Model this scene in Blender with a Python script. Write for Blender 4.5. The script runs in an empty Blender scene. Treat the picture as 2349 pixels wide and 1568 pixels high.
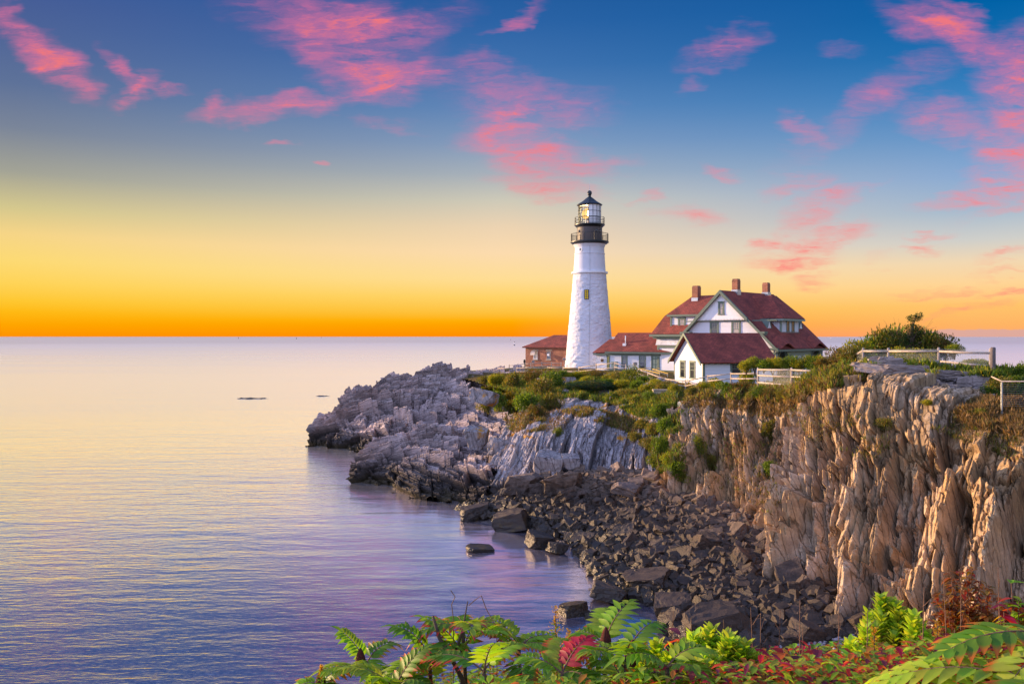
import bpy, bmesh, math, random
import numpy as np
from mathutils import Vector, Matrix
from mathutils.bvhtree import BVHTree
scene = bpy.context.scene
COL = scene.collection
R = math.radians
# ------------------------------------------------------------------ camera
FU, CX, HY, EYE = 1815.0, 1174.5, 772.0, 12.0      # focal length etc. in units of a 2349 px wide frame
cam_d = bpy.data.cameras.new('camera'); cam = bpy.data.objects.new('camera', cam_d); COL.objects.link(cam)
cam.location = (0, 0, EYE); cam.rotation_euler = (R(90), 0, 0)
cam_d.sensor_width = 36.0; cam_d.lens = 36.0 * FU / 2349.0
cam_d.shift_y = -(784.0 - HY) / 2349.0
cam_d.clip_start = 0.1; cam_d.clip_end = 200000.0
scene.camera = cam
scene.view_settings.view_transform = 'Standard'; scene.view_settings.look = 'None'
EXPO = 0.75
scene.view_settings.exposure = EXPO; scene.view_settings.gamma = 1.0
scene.render.engine = 'CYCLES'
scene.cycles.max_bounces = 6; scene.cycles.transparent_max_bounces = 12
scene.cycles.caustics_reflective = False; scene.cycles.caustics_refractive = False
def at(ux, uy, Y):
    return Vector(((ux - CX) * Y / FU, Y, EYE - (uy - HY) * Y / FU))
def lin(c):
    return tuple((x / 12.92 if x <= 0.04045 else ((x + 0.055) / 1.055) ** 2.4) for x in (v / 255.0 for v in c))
# ------------------------------------------------------------------ sun and sky
SUN_AZ, SUN_EL = -61.0, 11.0
sd = bpy.data.lights.new('sun', 'SUN'); so = bpy.data.objects.new('sun', sd); COL.objects.link(so)
sd.energy = 5.0; sd.angle = R(0.7); sd.color = (1.0, 0.66, 0.36)
sv = Vector((math.sin(R(SUN_AZ)) * math.cos(R(SUN_EL)), math.cos(R(SUN_AZ)) * math.cos(R(SUN_EL)), math.sin(R(SUN_EL))))
so.rotation_euler = sv.to_track_quat('Z', 'Y').to_euler(); so.location = (0, -30, 60)
BACK_GAIN = 0.78
world = bpy.data.worlds.new('World'); scene.world = world; world.use_nodes = True
wt = world.node_tree; wt.nodes.clear()
class NT:
    """small helper to wire shader nodes"""
    def __init__(s, t): s.t = t
    def n(s, typ, **kw):
        nd = s.t.nodes.new(typ)
        for k, v in kw.items(): setattr(nd, k, v)
        return nd
    def put(s, sock, val):
        if isinstance(val, bpy.types.NodeSocket): s.t.links.new(val, sock)
        elif val is not None:
            if isinstance(val, (tuple, list)) and len(val) == 3 and sock.type == 'RGBA': val = tuple(val) + (1.0,)
            sock.default_value = val
    def m(s, op, a, b=None, c=None, clamp=False):
        nd = s.n('ShaderNodeMath', operation=op, use_clamp=clamp)
        s.put(nd.inputs[0], a)
        if b is not None: s.put(nd.inputs[1], b)
        if c is not None: s.put(nd.inputs[2], c)
        return nd.outputs[0]
    def vm(s, op, a, b=None, out=0):
        nd = s.n('ShaderNodeVectorMath', operation=op)
        s.put(nd.inputs[0], a)
        if b is not None: s.put(nd.inputs[3 if op == 'SCALE' else 1], b)
        return nd.outputs[out]
    def mr(s, v, a, b, c=0.0, d=1.0, kind='LINEAR'):
        nd = s.n('ShaderNodeMapRange', interpolation_type=kind, clamp=True)
        for i, x in enumerate((v, a, b, c, d)): s.put(nd.inputs[i], x)
        return nd.outputs[0]
    def mix(s, f, a, b, blend='MIX'):
        nd = s.n('ShaderNodeMix', data_type='RGBA', blend_type=blend)
        s.put(nd.inputs[0], f); s.put(nd.inputs[6], a); s.put(nd.inputs[7], b)
        return nd.outputs[2]
    def ramp(s, f, stops, mode='LINEAR'):
        nd = s.n('ShaderNodeValToRGB'); cr = nd.color_ramp; cr.interpolation = mode
        stops = sorted(stops)
        while len(cr.elements) < len(stops): cr.elements.new(0.5)
        for e, (p, c) in zip(cr.elements, stops): e.position = p; e.color = tuple(c) + (1.0,)
        s.put(nd.inputs[0], f); return nd.outputs[0]
    def noise(s, vec, scale, detail=3.0, rough=0.5, dist=0.0, out=0):
        nd = s.n('ShaderNodeTexNoise'); s.put(nd.inputs['Vector'], vec)
        for k, v in (('Scale', scale), ('Detail', detail), ('Roughness', rough), ('Distortion', dist)): s.put(nd.inputs[k], v)
        return nd.outputs[out]
    def mapping(s, vec, loc=(0, 0, 0), rot=(0, 0, 0), scl=(1, 1, 1), kind='POINT'):
        nd = s.n('ShaderNodeMapping', vector_type=kind); s.put(nd.inputs[0], vec)
        nd.inputs[1].default_value = loc; nd.inputs[2].default_value = rot; nd.inputs[3].default_value = scl
        return nd.outputs[0]
    def comb(s, x, y, z):
        nd = s.n('ShaderNodeCombineXYZ')
        for i, v in enumerate((x, y, z)): s.put(nd.inputs[i], v)
        return nd.outputs[0]
    def sep(s, v):
        nd = s.n('ShaderNodeSeparateXYZ'); s.put(nd.inputs[0], v); return nd.outputs
    def attr(s, name, out='Fac'):
        return s.n('ShaderNodeAttribute', attribute_name=name).outputs[out]
W = NT(wt)
dirv = W.n('ShaderNodeTexCoord').outputs['Generated']
dx, dy, dz = W.sep(dirv)
hor = W.m('SQRT', W.m('ADD', W.m('MULTIPLY', dx, dx), W.m('MULTIPLY', dy, dy)))
tel = W.m('DIVIDE', dz, W.m('MAXIMUM', hor, 0.02))                 # tangent of the elevation
tt = W.m('MULTIPLY', tel, 2.0, clamp=True)
az = W.m('ARCTAN2', dx, dy)
def stops(lst, k):
    out = [(max(0.0, (772 - uy) / FU / k * 2.0), lin(c)) for uy, c in lst]
    out.append((1.0, lin((10, 78, 150)))); return out
SL = stops([(772, (255, 146, 0)), (745, (255, 165, 0)), (715, (255, 186, 20)), (690, (255, 200, 50)), (650, (255, 212, 88)), (600, (253, 218, 116)),
    (540, (246, 213, 135)), (480, (212, 199, 142)), (400, (163, 163, 150)), (300, (122, 133, 153)), (200, (94, 114, 153)), (100, (80, 102, 152)), (0, (70, 93, 150))], 1.16)
SM = stops([(772, (255, 140, 0)), (745, (255, 162, 0)), (734, (255, 176, 8)), (716, (254, 193, 62)), (680, (255, 211, 105)), (640, (255, 221, 148)), (580, (252, 219, 174)),
    (520, (236, 211, 178)), (460, (206, 201, 184)), (400, (167, 177, 187)), (330, (131, 156, 190)), (250, (96, 136, 186)), (150, (64, 114, 175)), (50, (44, 99, 165)), (0, (38, 94, 160))], 1.0)
SR = stops([(772, (255, 168, 112)), (745, (255, 180, 100)), (700, (255, 196, 108)), (650, (255, 213, 150)), (600, (242, 216, 178)), (550, (208, 207, 202)),
    (480, (166, 187, 207)), (400, (138, 170, 210)), (300, (98, 149, 201)), (200, (56, 128, 190)), (100, (18, 109, 176)), (0, (0, 97, 166))], 1.16)
cl_, cm_, cr_ = W.ramp(tt, SL), W.ramp(tt, SM), W.ramp(tt, SR)
c1 = W.mix(W.mr(az, -0.56, -0.02), cl_, cm_)
c2 = W.mix(W.mr(az, 0.0, 0.52), c1, cr_)
# clouds, laid out on a vertical sheet of sky in front of the sea
yy = W.m('MAXIMUM', dy, 0.08)
P0 = W.comb(W.m('DIVIDE', dx, yy), W.m('DIVIDE', dz, yy), 0.0)
streak = W.mapping(P0, rot=(0, 0, R(-16)), scl=(5.0, 24.0, 1.0))
warp = W.noise(P0, 7.0, 4.0, 0.6, out=1)
warp2 = W.noise(streak, 2.2, 4.0, 0.62, out=1)
w1 = W.vm('SCALE', W.vm('SUBTRACT', warp, (0.5, 0.5, 0.5)), 0.085)
w2 = W.vm('SCALE', W.vm('SUBTRACT', warp2, (0.5, 0.5, 0.5)), 0.05)
P = W.vm('MULTIPLY', W.vm('ADD', P0, W.vm('ADD', w1, w2)), (1, 1, 0))
# x, y, half length, half height, rotation (deg, clockwise on the picture), strength
CLOUDS = [(30, 45, 55, 34, 40, .7), (105, 120, 125, 36, 42, 1.0), (180, 180, 45, 22, 45, .9), (275, 150, 70, 20, 45, .8), (300, 195, 62, 24, -38, .9), (370, 182, 60, 12, 8, .6),
    (740, 45, 210, 60, 16, .75), (845, 80, 90, 75, 20, 1.0), (745, 110, 70, 60, 25, .75), (880, 155, 130, 50, 12, 1.0), (965, 172, 75, 20, 12, .8), (950, 60, 120, 42, -25, .75), (780, 20, 130, 30, 0, .6),
    (620, 242, 150, 30, -7, .95), (505, 252, 32, 36, 0, .8), (790, 208, 110, 24, -16, .7),
    (1180, 45, 78, 17, -26, .7), (1120, 190, 120, 40, 10, .45), (1210, 235, 170, 52, 4, .7), (1160, 285, 85, 50, -8, 1.0), (1200, 350, 140, 46, 10, .9), (1290, 372, 130, 26, 2, .75), (1240, 425, 120, 26, 8, .8), (1270, 455, 90, 14, 4, .6),
    (662, 348, 32, 9, 8, .6), (742, 380, 18, 6, 25, .5), (880, 285, 70, 14, 10, .25), (1475, 465, 55, 10, 0, .45), (1575, 502, 80, 22, -4, .6), (1660, 105, 80, 34, -15, .6), (1700, 95, 40, 24, -30, .5),
    (1590, 190, 18, 26, 40, .25), (1665, 390, 45, 16, 18, .65), (2010, 240, 220, 34, -36, .4), (1850, 308, 55, 22, 38, .5), (1930, 130, 50, 20, 0, .22),
    (2180, 75, 150, 42, 22, .8), (2120, 50, 50, 46, 0, .55), (2270, 100, 90, 30, 5, .7), (2190, 15, 60, 16, 10, .6), (2180, 272, 110, 42, 0, .6),
    (2340, 160, 100, 80, 0, .95), (2330, 240, 90, 60, -10, .9), (2320, 320, 80, 60, 0, .95), (2320, 395, 110, 42, -18, 1.0), (2260, 450, 130, 22, -12, .85), (2310, 480, 110, 16, -15, .7),
    (1880, 485, 85, 36, -28, .9), (1830, 430, 70, 20, -20, .4), (1880, 555, 110, 24, -10, .95), (1810, 592, 110, 16, -6, .8), (1930, 545, 60, 16, -14, .7), (1860, 626, 45, 14, -6, .7), (1750, 565, 60, 14, -24, .6), (1980, 430, 60, 10, -4, .3),
    (2140, 548, 60, 10, -6, .6), (2112, 577, 42, 8, -6, .6), (2165, 668, 90, 8, -3, .75), (2110, 656, 60, 6, 0, .4), (2302, 606, 60, 10, -12, .7), (2295, 636, 60, 8, -8, .5), (2315, 672, 65, 9, -8, .7), (2215, 721, 90, 11, -6, .8), (2010, 600, 40, 8, 0, .3)]
acc = None
for (x, y, a, b, r, s) in CLOUDS:
    q = W.mapping(P, loc=((x - CX) / FU, (HY - y) / FU, 0), rot=(0, 0, R(-r)), scl=(1.5 * a / FU, 1.6 * b / FU, 1), kind='TEXTURE')
    e = W.mr(W.vm('LENGTH', q, out=1), 0.12, 1.0, s, 0.0, 'SMOOTHSTEP')
    acc = e if acc is None else W.m('MAXIMUM', acc, e)
wisp = W.noise(W.vm('ADD', streak, W.vm('SCALE', W.vm('SUBTRACT', warp2, (0.5, 0.5, 0.5)), 0.9)), 1.5, 8.0, 0.66, 0.5)
wisp2 = W.noise(W.mapping(P, rot=(0, 0, R(-18)), scl=(14.0, 34.0, 1.0)), 1.0, 6.0, 0.6, 0.4)
tex = W.mr(W.m('ADD', W.m('MULTIPLY', wisp, 0.7), W.m('MULTIPLY', wisp2, 0.3)), 0.36, 0.66)
dens = W.m('MULTIPLY', W.m('MULTIPLY', acc, W.m('ADD', 0.10, W.m('MULTIPLY', W.m('POWER', tex, 1.35), 1.35))), 1.0, clamp=True)
front = W.mr(dy, 0.1, 0.3)
dens = W.m('MULTIPLY', W.m('MULTIPLY', dens, front), W.mr(dz, 0.0, 0.01))
ccol = W.mix(W.mr(tel, 0.03, 0.3), lin((255, 146, 122)), lin((246, 118, 158)))
ccol = W.mix(W.mr(dens, 0.5, 0.95), ccol, lin((255, 122, 122)))
c3 = W.mix(W.m('MULTIPLY', dens, 0.86), c2, ccol)
# low lavender bank of cloud on the horizon to the right
bankx = W.mr(W.sep(P0)[0], 0.44, 0.56)
bankh = W.m('MULTIPLY', W.m('ADD', 0.004, W.m('MULTIPLY', W.noise(W.mapping(P0, scl=(1, 0, 0)), 34.0, 4.0), 0.011)), bankx)
bank = W.m('MULTIPLY', W.mr(W.m('SUBTRACT', bankh, W.sep(P0)[1]), -0.0006, 0.0010), W.m('MULTIPLY', front, W.mr(dz, -0.001, 0.0)))
c4 = W.mix(W.m('MULTIPLY', bank, 0.8), c3, lin((214, 170, 165)))
# unseen dawn sky behind the viewer, brightened as added fill light, dimmed to the right
sky = W.n('ShaderNodeTexSky', sky_type='NISHITA', sun_disc=False)
sky.sun_elevation = R(SUN_EL); sky.sun_rotation = R(SUN_AZ); sky.altitude = 10
nish = W.vm('SCALE', sky.outputs[0], 0.05)
backc = W.mix(W.mr(tel, 0.0, 1.2), (0.82, 0.85, 1.32), (0.50, 0.63, 1.20))
backc = W.vm('ADD', W.vm('SCALE', backc, W.mr(dx, -0.35, 0.5, BACK_GAIN, BACK_GAIN * 0.28, 'SMOOTHSTEP')), nish)
bf = W.m('MAXIMUM', W.mr(dy, 0.45, -0.35, 0.0, 1.0, 'SMOOTHSTEP'), W.mr(dz, 0.5, 0.85, 0.0, 0.7))
c5 = W.mix(bf, W.vm('SCALE', c4, 2.0 ** -EXPO), backc)
bg = W.n('ShaderNodeBackground'); W.put(bg.inputs[0], c5); bg.inputs[1].default_value = 1.0
wo = W.n('ShaderNodeOutputWorld'); wt.links.new(bg.outputs[0], wo.inputs[0])
# ------------------------------------------------------------------ object helpers
def tag(o, label=None, cat=None, group=None, kind=None):
    if label: o['label'] = label
    if cat: o['category'] = cat
    if group: o['group'] = group
    if kind: o['kind'] = kind
    return o
def empty(name, loc=(0, 0, 0), rz=0.0):
    o = bpy.data.objects.new(name, None); COL.objects.link(o); o.location = loc; o.rotation_euler = (0, 0, rz); o.empty_display_size = 0.3
    return o
def auto_uv(me):
    n = len(me.loops)
    if n == 0: return
    co = np.empty(len(me.vertices) * 3); me.vertices.foreach_get('co', co); co = co.reshape(-1, 3)
    li = np.empty(n, dtype=np.int32); me.loops.foreach_get('vertex_index', li)
    nr = np.empty(len(me.polygons) * 3); me.polygons.foreach_get('normal', nr); nr = nr.reshape(-1, 3)
    lt = np.empty(len(me.polygons), dtype=np.int32); me.polygons.foreach_get('loop_total', lt)
    nl = np.repeat(nr, lt, axis=0)
    u = np.stack([-nl[:, 1], nl[:, 0], np.zeros(n)], 1); ln = np.linalg.norm(u, axis=1)
    u[ln < 1e-3] = (1, 0, 0); u /= np.linalg.norm(u, axis=1)[:, None]
    v = np.cross(nl, u); p = co[li]
    uv = np.stack([(p * u).sum(1), (p * v).sum(1)], 1)
    me.uv_layers.new(name='UVMap').data.foreach_set('uv', uv.ravel())
class MB:
    """collects shapes that become ONE mesh"""
    def __init__(s, M=None): s.v = []; s.f = []; s.sm = []; s.M = M
    def add(s, vs, fs, smooth=False):
        k = len(s.v)
        for p in vs:
            p = Vector(p); s.v.append(s.M @ p if s.M else p)
        for f in fs: s.f.append([i + k for i in f]); s.sm.append(smooth)
        return s
    def box(s, x0, x1, y0, y1, z0, z1):
        vs = [(x, y, z) for z in (z0, z1) for y in (y0, y1) for x in (x0, x1)]
        return s.add(vs, [(0, 2, 3, 1), (4, 5, 7, 6), (0, 1, 5, 4), (1, 3, 7, 5), (3, 2, 6, 7), (2, 0, 4, 6)])
    def poly(s, pts): return s.add(pts, [list(range(len(pts)))])
    def slab(s, pts, t):
        """planar polygon given thickness t along minus its normal"""
        pts = [Vector(p) for p in pts]; n = Vector((0, 0, 0))
        for i in range(len(pts)): n += pts[i].cross(pts[(i + 1) % len(pts)])
        n.normalize(); k = len(pts)
        return s.add(pts + [p - n * t for p in pts], [list(range(k)), list(range(2 * k - 1, k - 1, -1))] + [(i, k + i, k + (i + 1) % k, (i + 1) % k) for i in range(k)])
    def tube(s, p0, p1, r0, r1=None, n=8, caps=True): return s.path([p0, p1], [r0, r0 if r1 is None else r1], n, caps)
    def path(s, pts, rad, n=8, caps=True):
        pts = [Vector(p) for p in pts]; vs = []; fs = []
        if not isinstance(rad, (list, tuple)): rad = [rad] * len(pts)
        for i, p in enumerate(pts):
            d = (pts[min(i + 1, len(pts) - 1)] - pts[max(i - 1, 0)]).normalized()
            u = d.cross(Vector((0, 0, 1)) if abs(d.z) < 0.9 else Vector((1, 0, 0))).normalized(); w = d.cross(u)
            for k in range(n):
                a = 2 * math.pi * k / n; vs.append(p + (u * math.cos(a) + w * math.sin(a)) * rad[i])
        for i in range(len(pts) - 1):
            for k in range(n): fs.append((i * n + k, (i + 1) * n + k, (i + 1) * n + (k + 1) % n, i * n + (k + 1) % n))
        if caps: fs.append(list(range(n))); fs.append(list(range(len(vs) - 1, len(vs) - n - 1, -1)))
        return s.add(vs, fs, smooth=n > 6)
    def lathe(s, prof, n=48, c=(0, 0), a0=0.0, smooth=True):
        for (r0, z0), (r1, z1) in zip(prof[:-1], prof[1:]):
            vs = []
            for k in range(n):
                a = a0 + 2 * math.pi * k / n
                vs += [(c[0] + r0 * math.cos(a), c[1] + r0 * math.sin(a), z0), (c[0] + r1 * math.cos(a), c[1] + r1 * math.sin(a), z1)]
            s.add(vs, [(2 * k, (2 * k + 2) % (2 * n), (2 * k + 3) % (2 * n), 2 * k + 1) for k in range(n)], smooth)
        return s
    def ring(s, r, z, t, n=48):
        pts = [(r * math.cos(2 * math.pi * k / n), r * math.sin(2 * math.pi * k / n), z) for k in range(n + 1)]
        return s.path(pts, t, 6, False)
    def build(s, name, mat, parent=None):
        me = bpy.data.meshes.new(name); me.from_pydata([tuple(p) for p in s.v], [], s.f); me.validate()
        if len(me.polygons) == len(s.sm): me.polygons.foreach_set('use_smooth', s.sm)
        me.update(); auto_uv(me); me.materials.append(mat)
        o = bpy.data.objects.new(name, me); COL.objects.link(o)
        if parent: o.parent = parent
        return o
def np_obj(name, V, F, mat, parent=None, fattr=None, cattr=None, smooth=False):
    V = np.asarray(V, dtype=np.float32); F = np.asarray(F, dtype=np.int32); nf, k = F.shape
    me = bpy.data.meshes.new(name)
    me.vertices.add(len(V)); me.vertices.foreach_set('co', V.ravel())
    me.loops.add(nf * k); me.loops.foreach_set('vertex_index', F.ravel())
    me.polygons.add(nf); me.polygons.foreach_set('loop_start', np.arange(nf, dtype=np.int32) * k)
    me.update(calc_edges=True)
    me.polygons.foreach_set('use_smooth', np.full(nf, smooth, dtype=bool))
    for nm, arr in (fattr or {}).items():
        me.attributes.new(nm, 'FLOAT', 'POINT').data.foreach_set('value', np.asarray(arr, dtype=np.float32).ravel())
    if cattr is not None:
        c = np.ones((len(V), 4), dtype=np.float32); c[:, :3] = cattr
        me.attributes.new('leafcol', 'FLOAT_COLOR', 'POINT').data.foreach_set('color', c.ravel())
    me.materials.append(mat)
    o = bpy.data.objects.new(name, me); COL.objects.link(o)
    if parent: o.parent = parent
    return o
def dup(o, loc=None, rz=None, scl=None, parent=None):
    """copy of a thing with copies of its parts and sub-parts"""
    c = o.copy(); COL.objects.link(c)
    if loc is not None: c.location = loc
    if rz is not None: c.rotation_euler = rz if isinstance(rz, tuple) else (0, 0, rz)
    if scl is not None: c.scale = scl if isinstance(scl, tuple) else (scl,) * 3
    if parent is not None: c.parent = parent
    for ch in list(o.children): dup(ch, parent=c)
    return c
# ------------------------------------------------------------------ materials
def new_mat(name):
    m = bpy.data.materials.new(name); m.use_nodes = True; t = m.node_tree; t.nodes.clear()
    w = NT(t); out = w.n('ShaderNodeOutputMaterial'); return m, w, out
def bsdf(w, out, base, rough=0.8, metal=0.0, bump=None, bstr=0.3, bdist=0.05, spec=None):
    b = w.n('ShaderNodeBsdfPrincipled'); w.put(b.inputs['Base Color'], base); w.put(b.inputs['Roughness'], rough); w.put(b.inputs['Metallic'], metal)
    if spec is not None: b.inputs['Specular IOR Level'].default_value = spec
    if bump is not None:
        bp = w.n('ShaderNodeBump'); bp.inputs['Strength'].default_value = bstr; bp.inputs['Distance'].default_value = bdist
        w.put(bp.inputs['Height'], bump); w.put(b.inputs['Normal'], bp.outputs[0])
    w.put(out.inputs[0], b.outputs[0]); return b
def opos(w): return w.n('ShaderNodeTexCoord').outputs['Object']
def wpos(w): return w.n('ShaderNodeNewGeometry').outputs['Position']
def uvc(w): return w.n('ShaderNodeUVMap', uv_map='UVMap').outputs[0]
def plain(name, col, rough=0.6, metal=0.0, var=0.18, scale=3.0, bstr=0.15):
    m, w, o = new_mat(name); p = opos(w)
    n = w.noise(p, scale, 5.0, 0.6); n2 = w.noise(p, scale * 14, 3.0)
    c = w.mix(w.mr(n, 0.3, 0.7), tuple(x * (1 - var) for x in col), tuple(min(1, x * (1 + var)) for x in col))
    bsdf(w, o, c, w.mr(n, 0.3, 0.7, rough * 0.85, min(1, rough * 1.1)), metal, n2, bstr, 0.02); return m
def rock_mat(name, ca, cb, cc, streak_rot, streak_scl, lichen=0.0, tide=True, ochre=0.0):
    m, w, o = new_mat(name); p = wpos(w)
    big = w.noise(p, 0.22, 4.0, 0.55); mid = w.noise(p, 1.3, 6.0, 0.65); fine = w.noise(p, 9.0, 5.0, 0.7)
    sp = w.mapping(w.mapping(p, rot=streak_rot), scl=streak_scl)
    st = w.noise(sp, 1.0, 5.0, 0.65)
    c = w.mix(w.mr(big, 0.36, 0.64), ca, cb)
    c = w.mix(w.mr(mid, 0.45, 0.72, 0, 0.75), c, cc)
    if ochre:
        oc = w.noise(p, 0.5, 5.0, 0.65, 0.4)
        c = w.mix(w.mr(oc, 0.5, 0.68, 0, ochre), c, (0.36, 0.20, 0.07))
    c = w.mix(w.mr(st, 0.34, 0.62, 0.55, 0), c, tuple(x * 0.42 for x in ca))
    tone = w.attr('tone')
    vo = w.n('ShaderNodeTexVoronoi', feature='DISTANCE_TO_EDGE'); w.put(vo.inputs['Vector'], w.vm('ADD', w.vm('MULTIPLY', sp, (.42, .42, .42)), w.vm('SCALE', w.noise(p, 1.6, 3.0, out=1), 0.5))); vo.inputs['Scale'].default_value = 1.0
    crk = w.mr(vo.outputs['Distance'], 0.012, 0.05)
    c = w.mix(w.m('MULTIPLY', w.m('SUBTRACT', 1.0, crk), w.mr(mid, 0.35, 0.6, 0.2, 0.9)), c, tuple(x * 0.2 for x in ca))
    c = w.vm('SCALE', c, w.mr(tone, 0.15, 0.85, 0.5, 1.4))
    c = w.vm('SCALE', c, w.mr(fine, 0.25, 0.75, 0.72, 1.25))
    if lichen:
        l = w.noise(p, 0.9, 6.0, 0.7, 0.3); l2 = w.noise(p, 0.16, 2.0)
        z = w.sep(p)[2]
        c = w.mix(w.m('MULTIPLY', w.m('MULTIPLY', w.mr(l, 0.53, 0.6), w.mr(l2, 0.48, 0.58)), w.mr(z, 3.0, 4.0, 0, lichen)), c, (0.50, 0.23, 0.02))
    if tide:
        z = w.sep(p)[2]; zz = w.m('ADD', z, w.m('MULTIPLY', w.m('SUBTRACT', mid, 0.5), 1.5))
        c = w.mix(w.mr(zz, 0.9, 2.3, 0.9, 0.0, 'SMOOTHSTEP'), c, (0.030, 0.026, 0.022))
        c = w.mix(w.mr(zz, 0.15, 0.7, 0.75, 0.0), c, (0.055, 0.04, 0.012))
    h = w.m('ADD', w.m('MULTIPLY', st, 0.9), w.m('ADD', w.m('MULTIPLY', mid, 0.5), w.m('ADD', w.m('MULTIPLY', crk, 0.5), w.m('MULTIPLY', fine, 0.4))))
    bsdf(w, o, c, 0.85, 0.0, h, 0.6, 0.10, spec=0.3); return m
M = {}
M['rock_point'] = rock_mat('rock_point', (0.47, 0.365, 0.35), (0.54, 0.44, 0.42), (0.36, 0.27, 0.25), (R(16), R(14), 0), (0.5, 1.2, 7.0))
M['rock_wall'] = rock_mat('rock_wall', (0.37, 0.33, 0.33), (0.44, 0.38, 0.36), (0.32, 0.27, 0.29), (0, R(14), 0), (6.0, 4.0, 0.7), lichen=1.0)
M['rock_tan'] = rock_mat('rock_tan', (0.48, 0.31, 0.15), (0.50, 0.40, 0.30), (0.25, 0.17, 0.11), (0, R(10), 0), (5.0, 3.0, 0.6), ochre=0.75)
M['rock_ledge'] = rock_mat('rock_ledge', (0.30, 0.25, 0.24), (0.36, 0.30, 0.27), (0.26, 0.21, 0.19), (R(-6), R(6), 0), (0.7, 0.9, 8.0), tide=False, ochre=0.4)
def boulder_mat():
    m, w, o = new_mat('boulder_rock'); p = wpos(w); lp = opos(w)
    rnd = w.n('ShaderNodeObjectInfo').outputs['Random']; tone = w.attr('tone')
    mid = w.noise(p, 2.2, 6.0, 0.65); fine = w.noise(p, 14.0, 4.0, 0.7)
    st = w.noise(w.mapping(lp, scl=(1.5, 1.5, 16.0)), 1.0, 4.0, 0.6)
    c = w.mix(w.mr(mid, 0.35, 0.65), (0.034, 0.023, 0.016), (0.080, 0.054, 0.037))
    c = w.mix(w.mr(rnd, 0.0, 1.0, 0.0, 0.6), c, (0.085, 0.062, 0.052))
    c = w.vm('SCALE', c, w.m('MULTIPLY', w.mr(st, 0.3, 0.7, 0.65, 1.25), w.mr(fine, 0.25, 0.75, 0.7, 1.3)))
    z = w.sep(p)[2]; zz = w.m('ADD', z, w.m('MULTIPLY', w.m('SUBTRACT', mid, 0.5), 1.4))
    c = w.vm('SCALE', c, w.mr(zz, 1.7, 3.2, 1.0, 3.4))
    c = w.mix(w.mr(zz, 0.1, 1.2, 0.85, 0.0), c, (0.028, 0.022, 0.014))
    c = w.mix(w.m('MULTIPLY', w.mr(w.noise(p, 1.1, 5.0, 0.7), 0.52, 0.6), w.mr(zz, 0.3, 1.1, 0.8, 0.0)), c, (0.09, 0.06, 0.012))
    bsdf(w, o, c, w.mr(zz, 0.2, 2.0, 0.3, 0.8), 0.0, w.m('ADD', w.m('MULTIPLY', st, 0.8), w.m('ADD', mid, fine)), 0.6, 0.07, spec=0.4); return m
M['boulder'] = boulder_mat()
def ground_mat():
    m, w, o = new_mat('turf_ground'); p = wpos(w)
    a = w.noise(p, 0.5, 5.0, 0.6); b = w.noise(p, 5.0, 5.0, 0.7)
    c = w.mix(w.mr(a, 0.4, 0.6), (0.065, 0.075, 0.018), (0.17, 0.105, 0.035))
    c = w.vm('SCALE', c, w.mr(b, 0.3, 0.7, 0.6, 1.3))
    bsdf(w, o, c, 0.95, 0, b, 0.8, 0.15, spec=0.1); return m
M['ground'] = ground_mat()
def beach_mat():
    m, w, o = new_mat('beach_gravel'); p = wpos(w)
    v = w.n('ShaderNodeTexVoronoi'); w.put(v.inputs['Vector'], p); v.inputs['Scale'].default_value = 9.0
    c = w.mix(w.sep(v.outputs['Color'])[0], (0.05, 0.042, 0.038), (0.16, 0.13, 0.125))
    bsdf(w, o, c, 0.7, 0, w.m('SUBTRACT', 1.0, v.outputs['Distance']), 0.8, 0.08); return m
M['beach'] = beach_mat()
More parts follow.
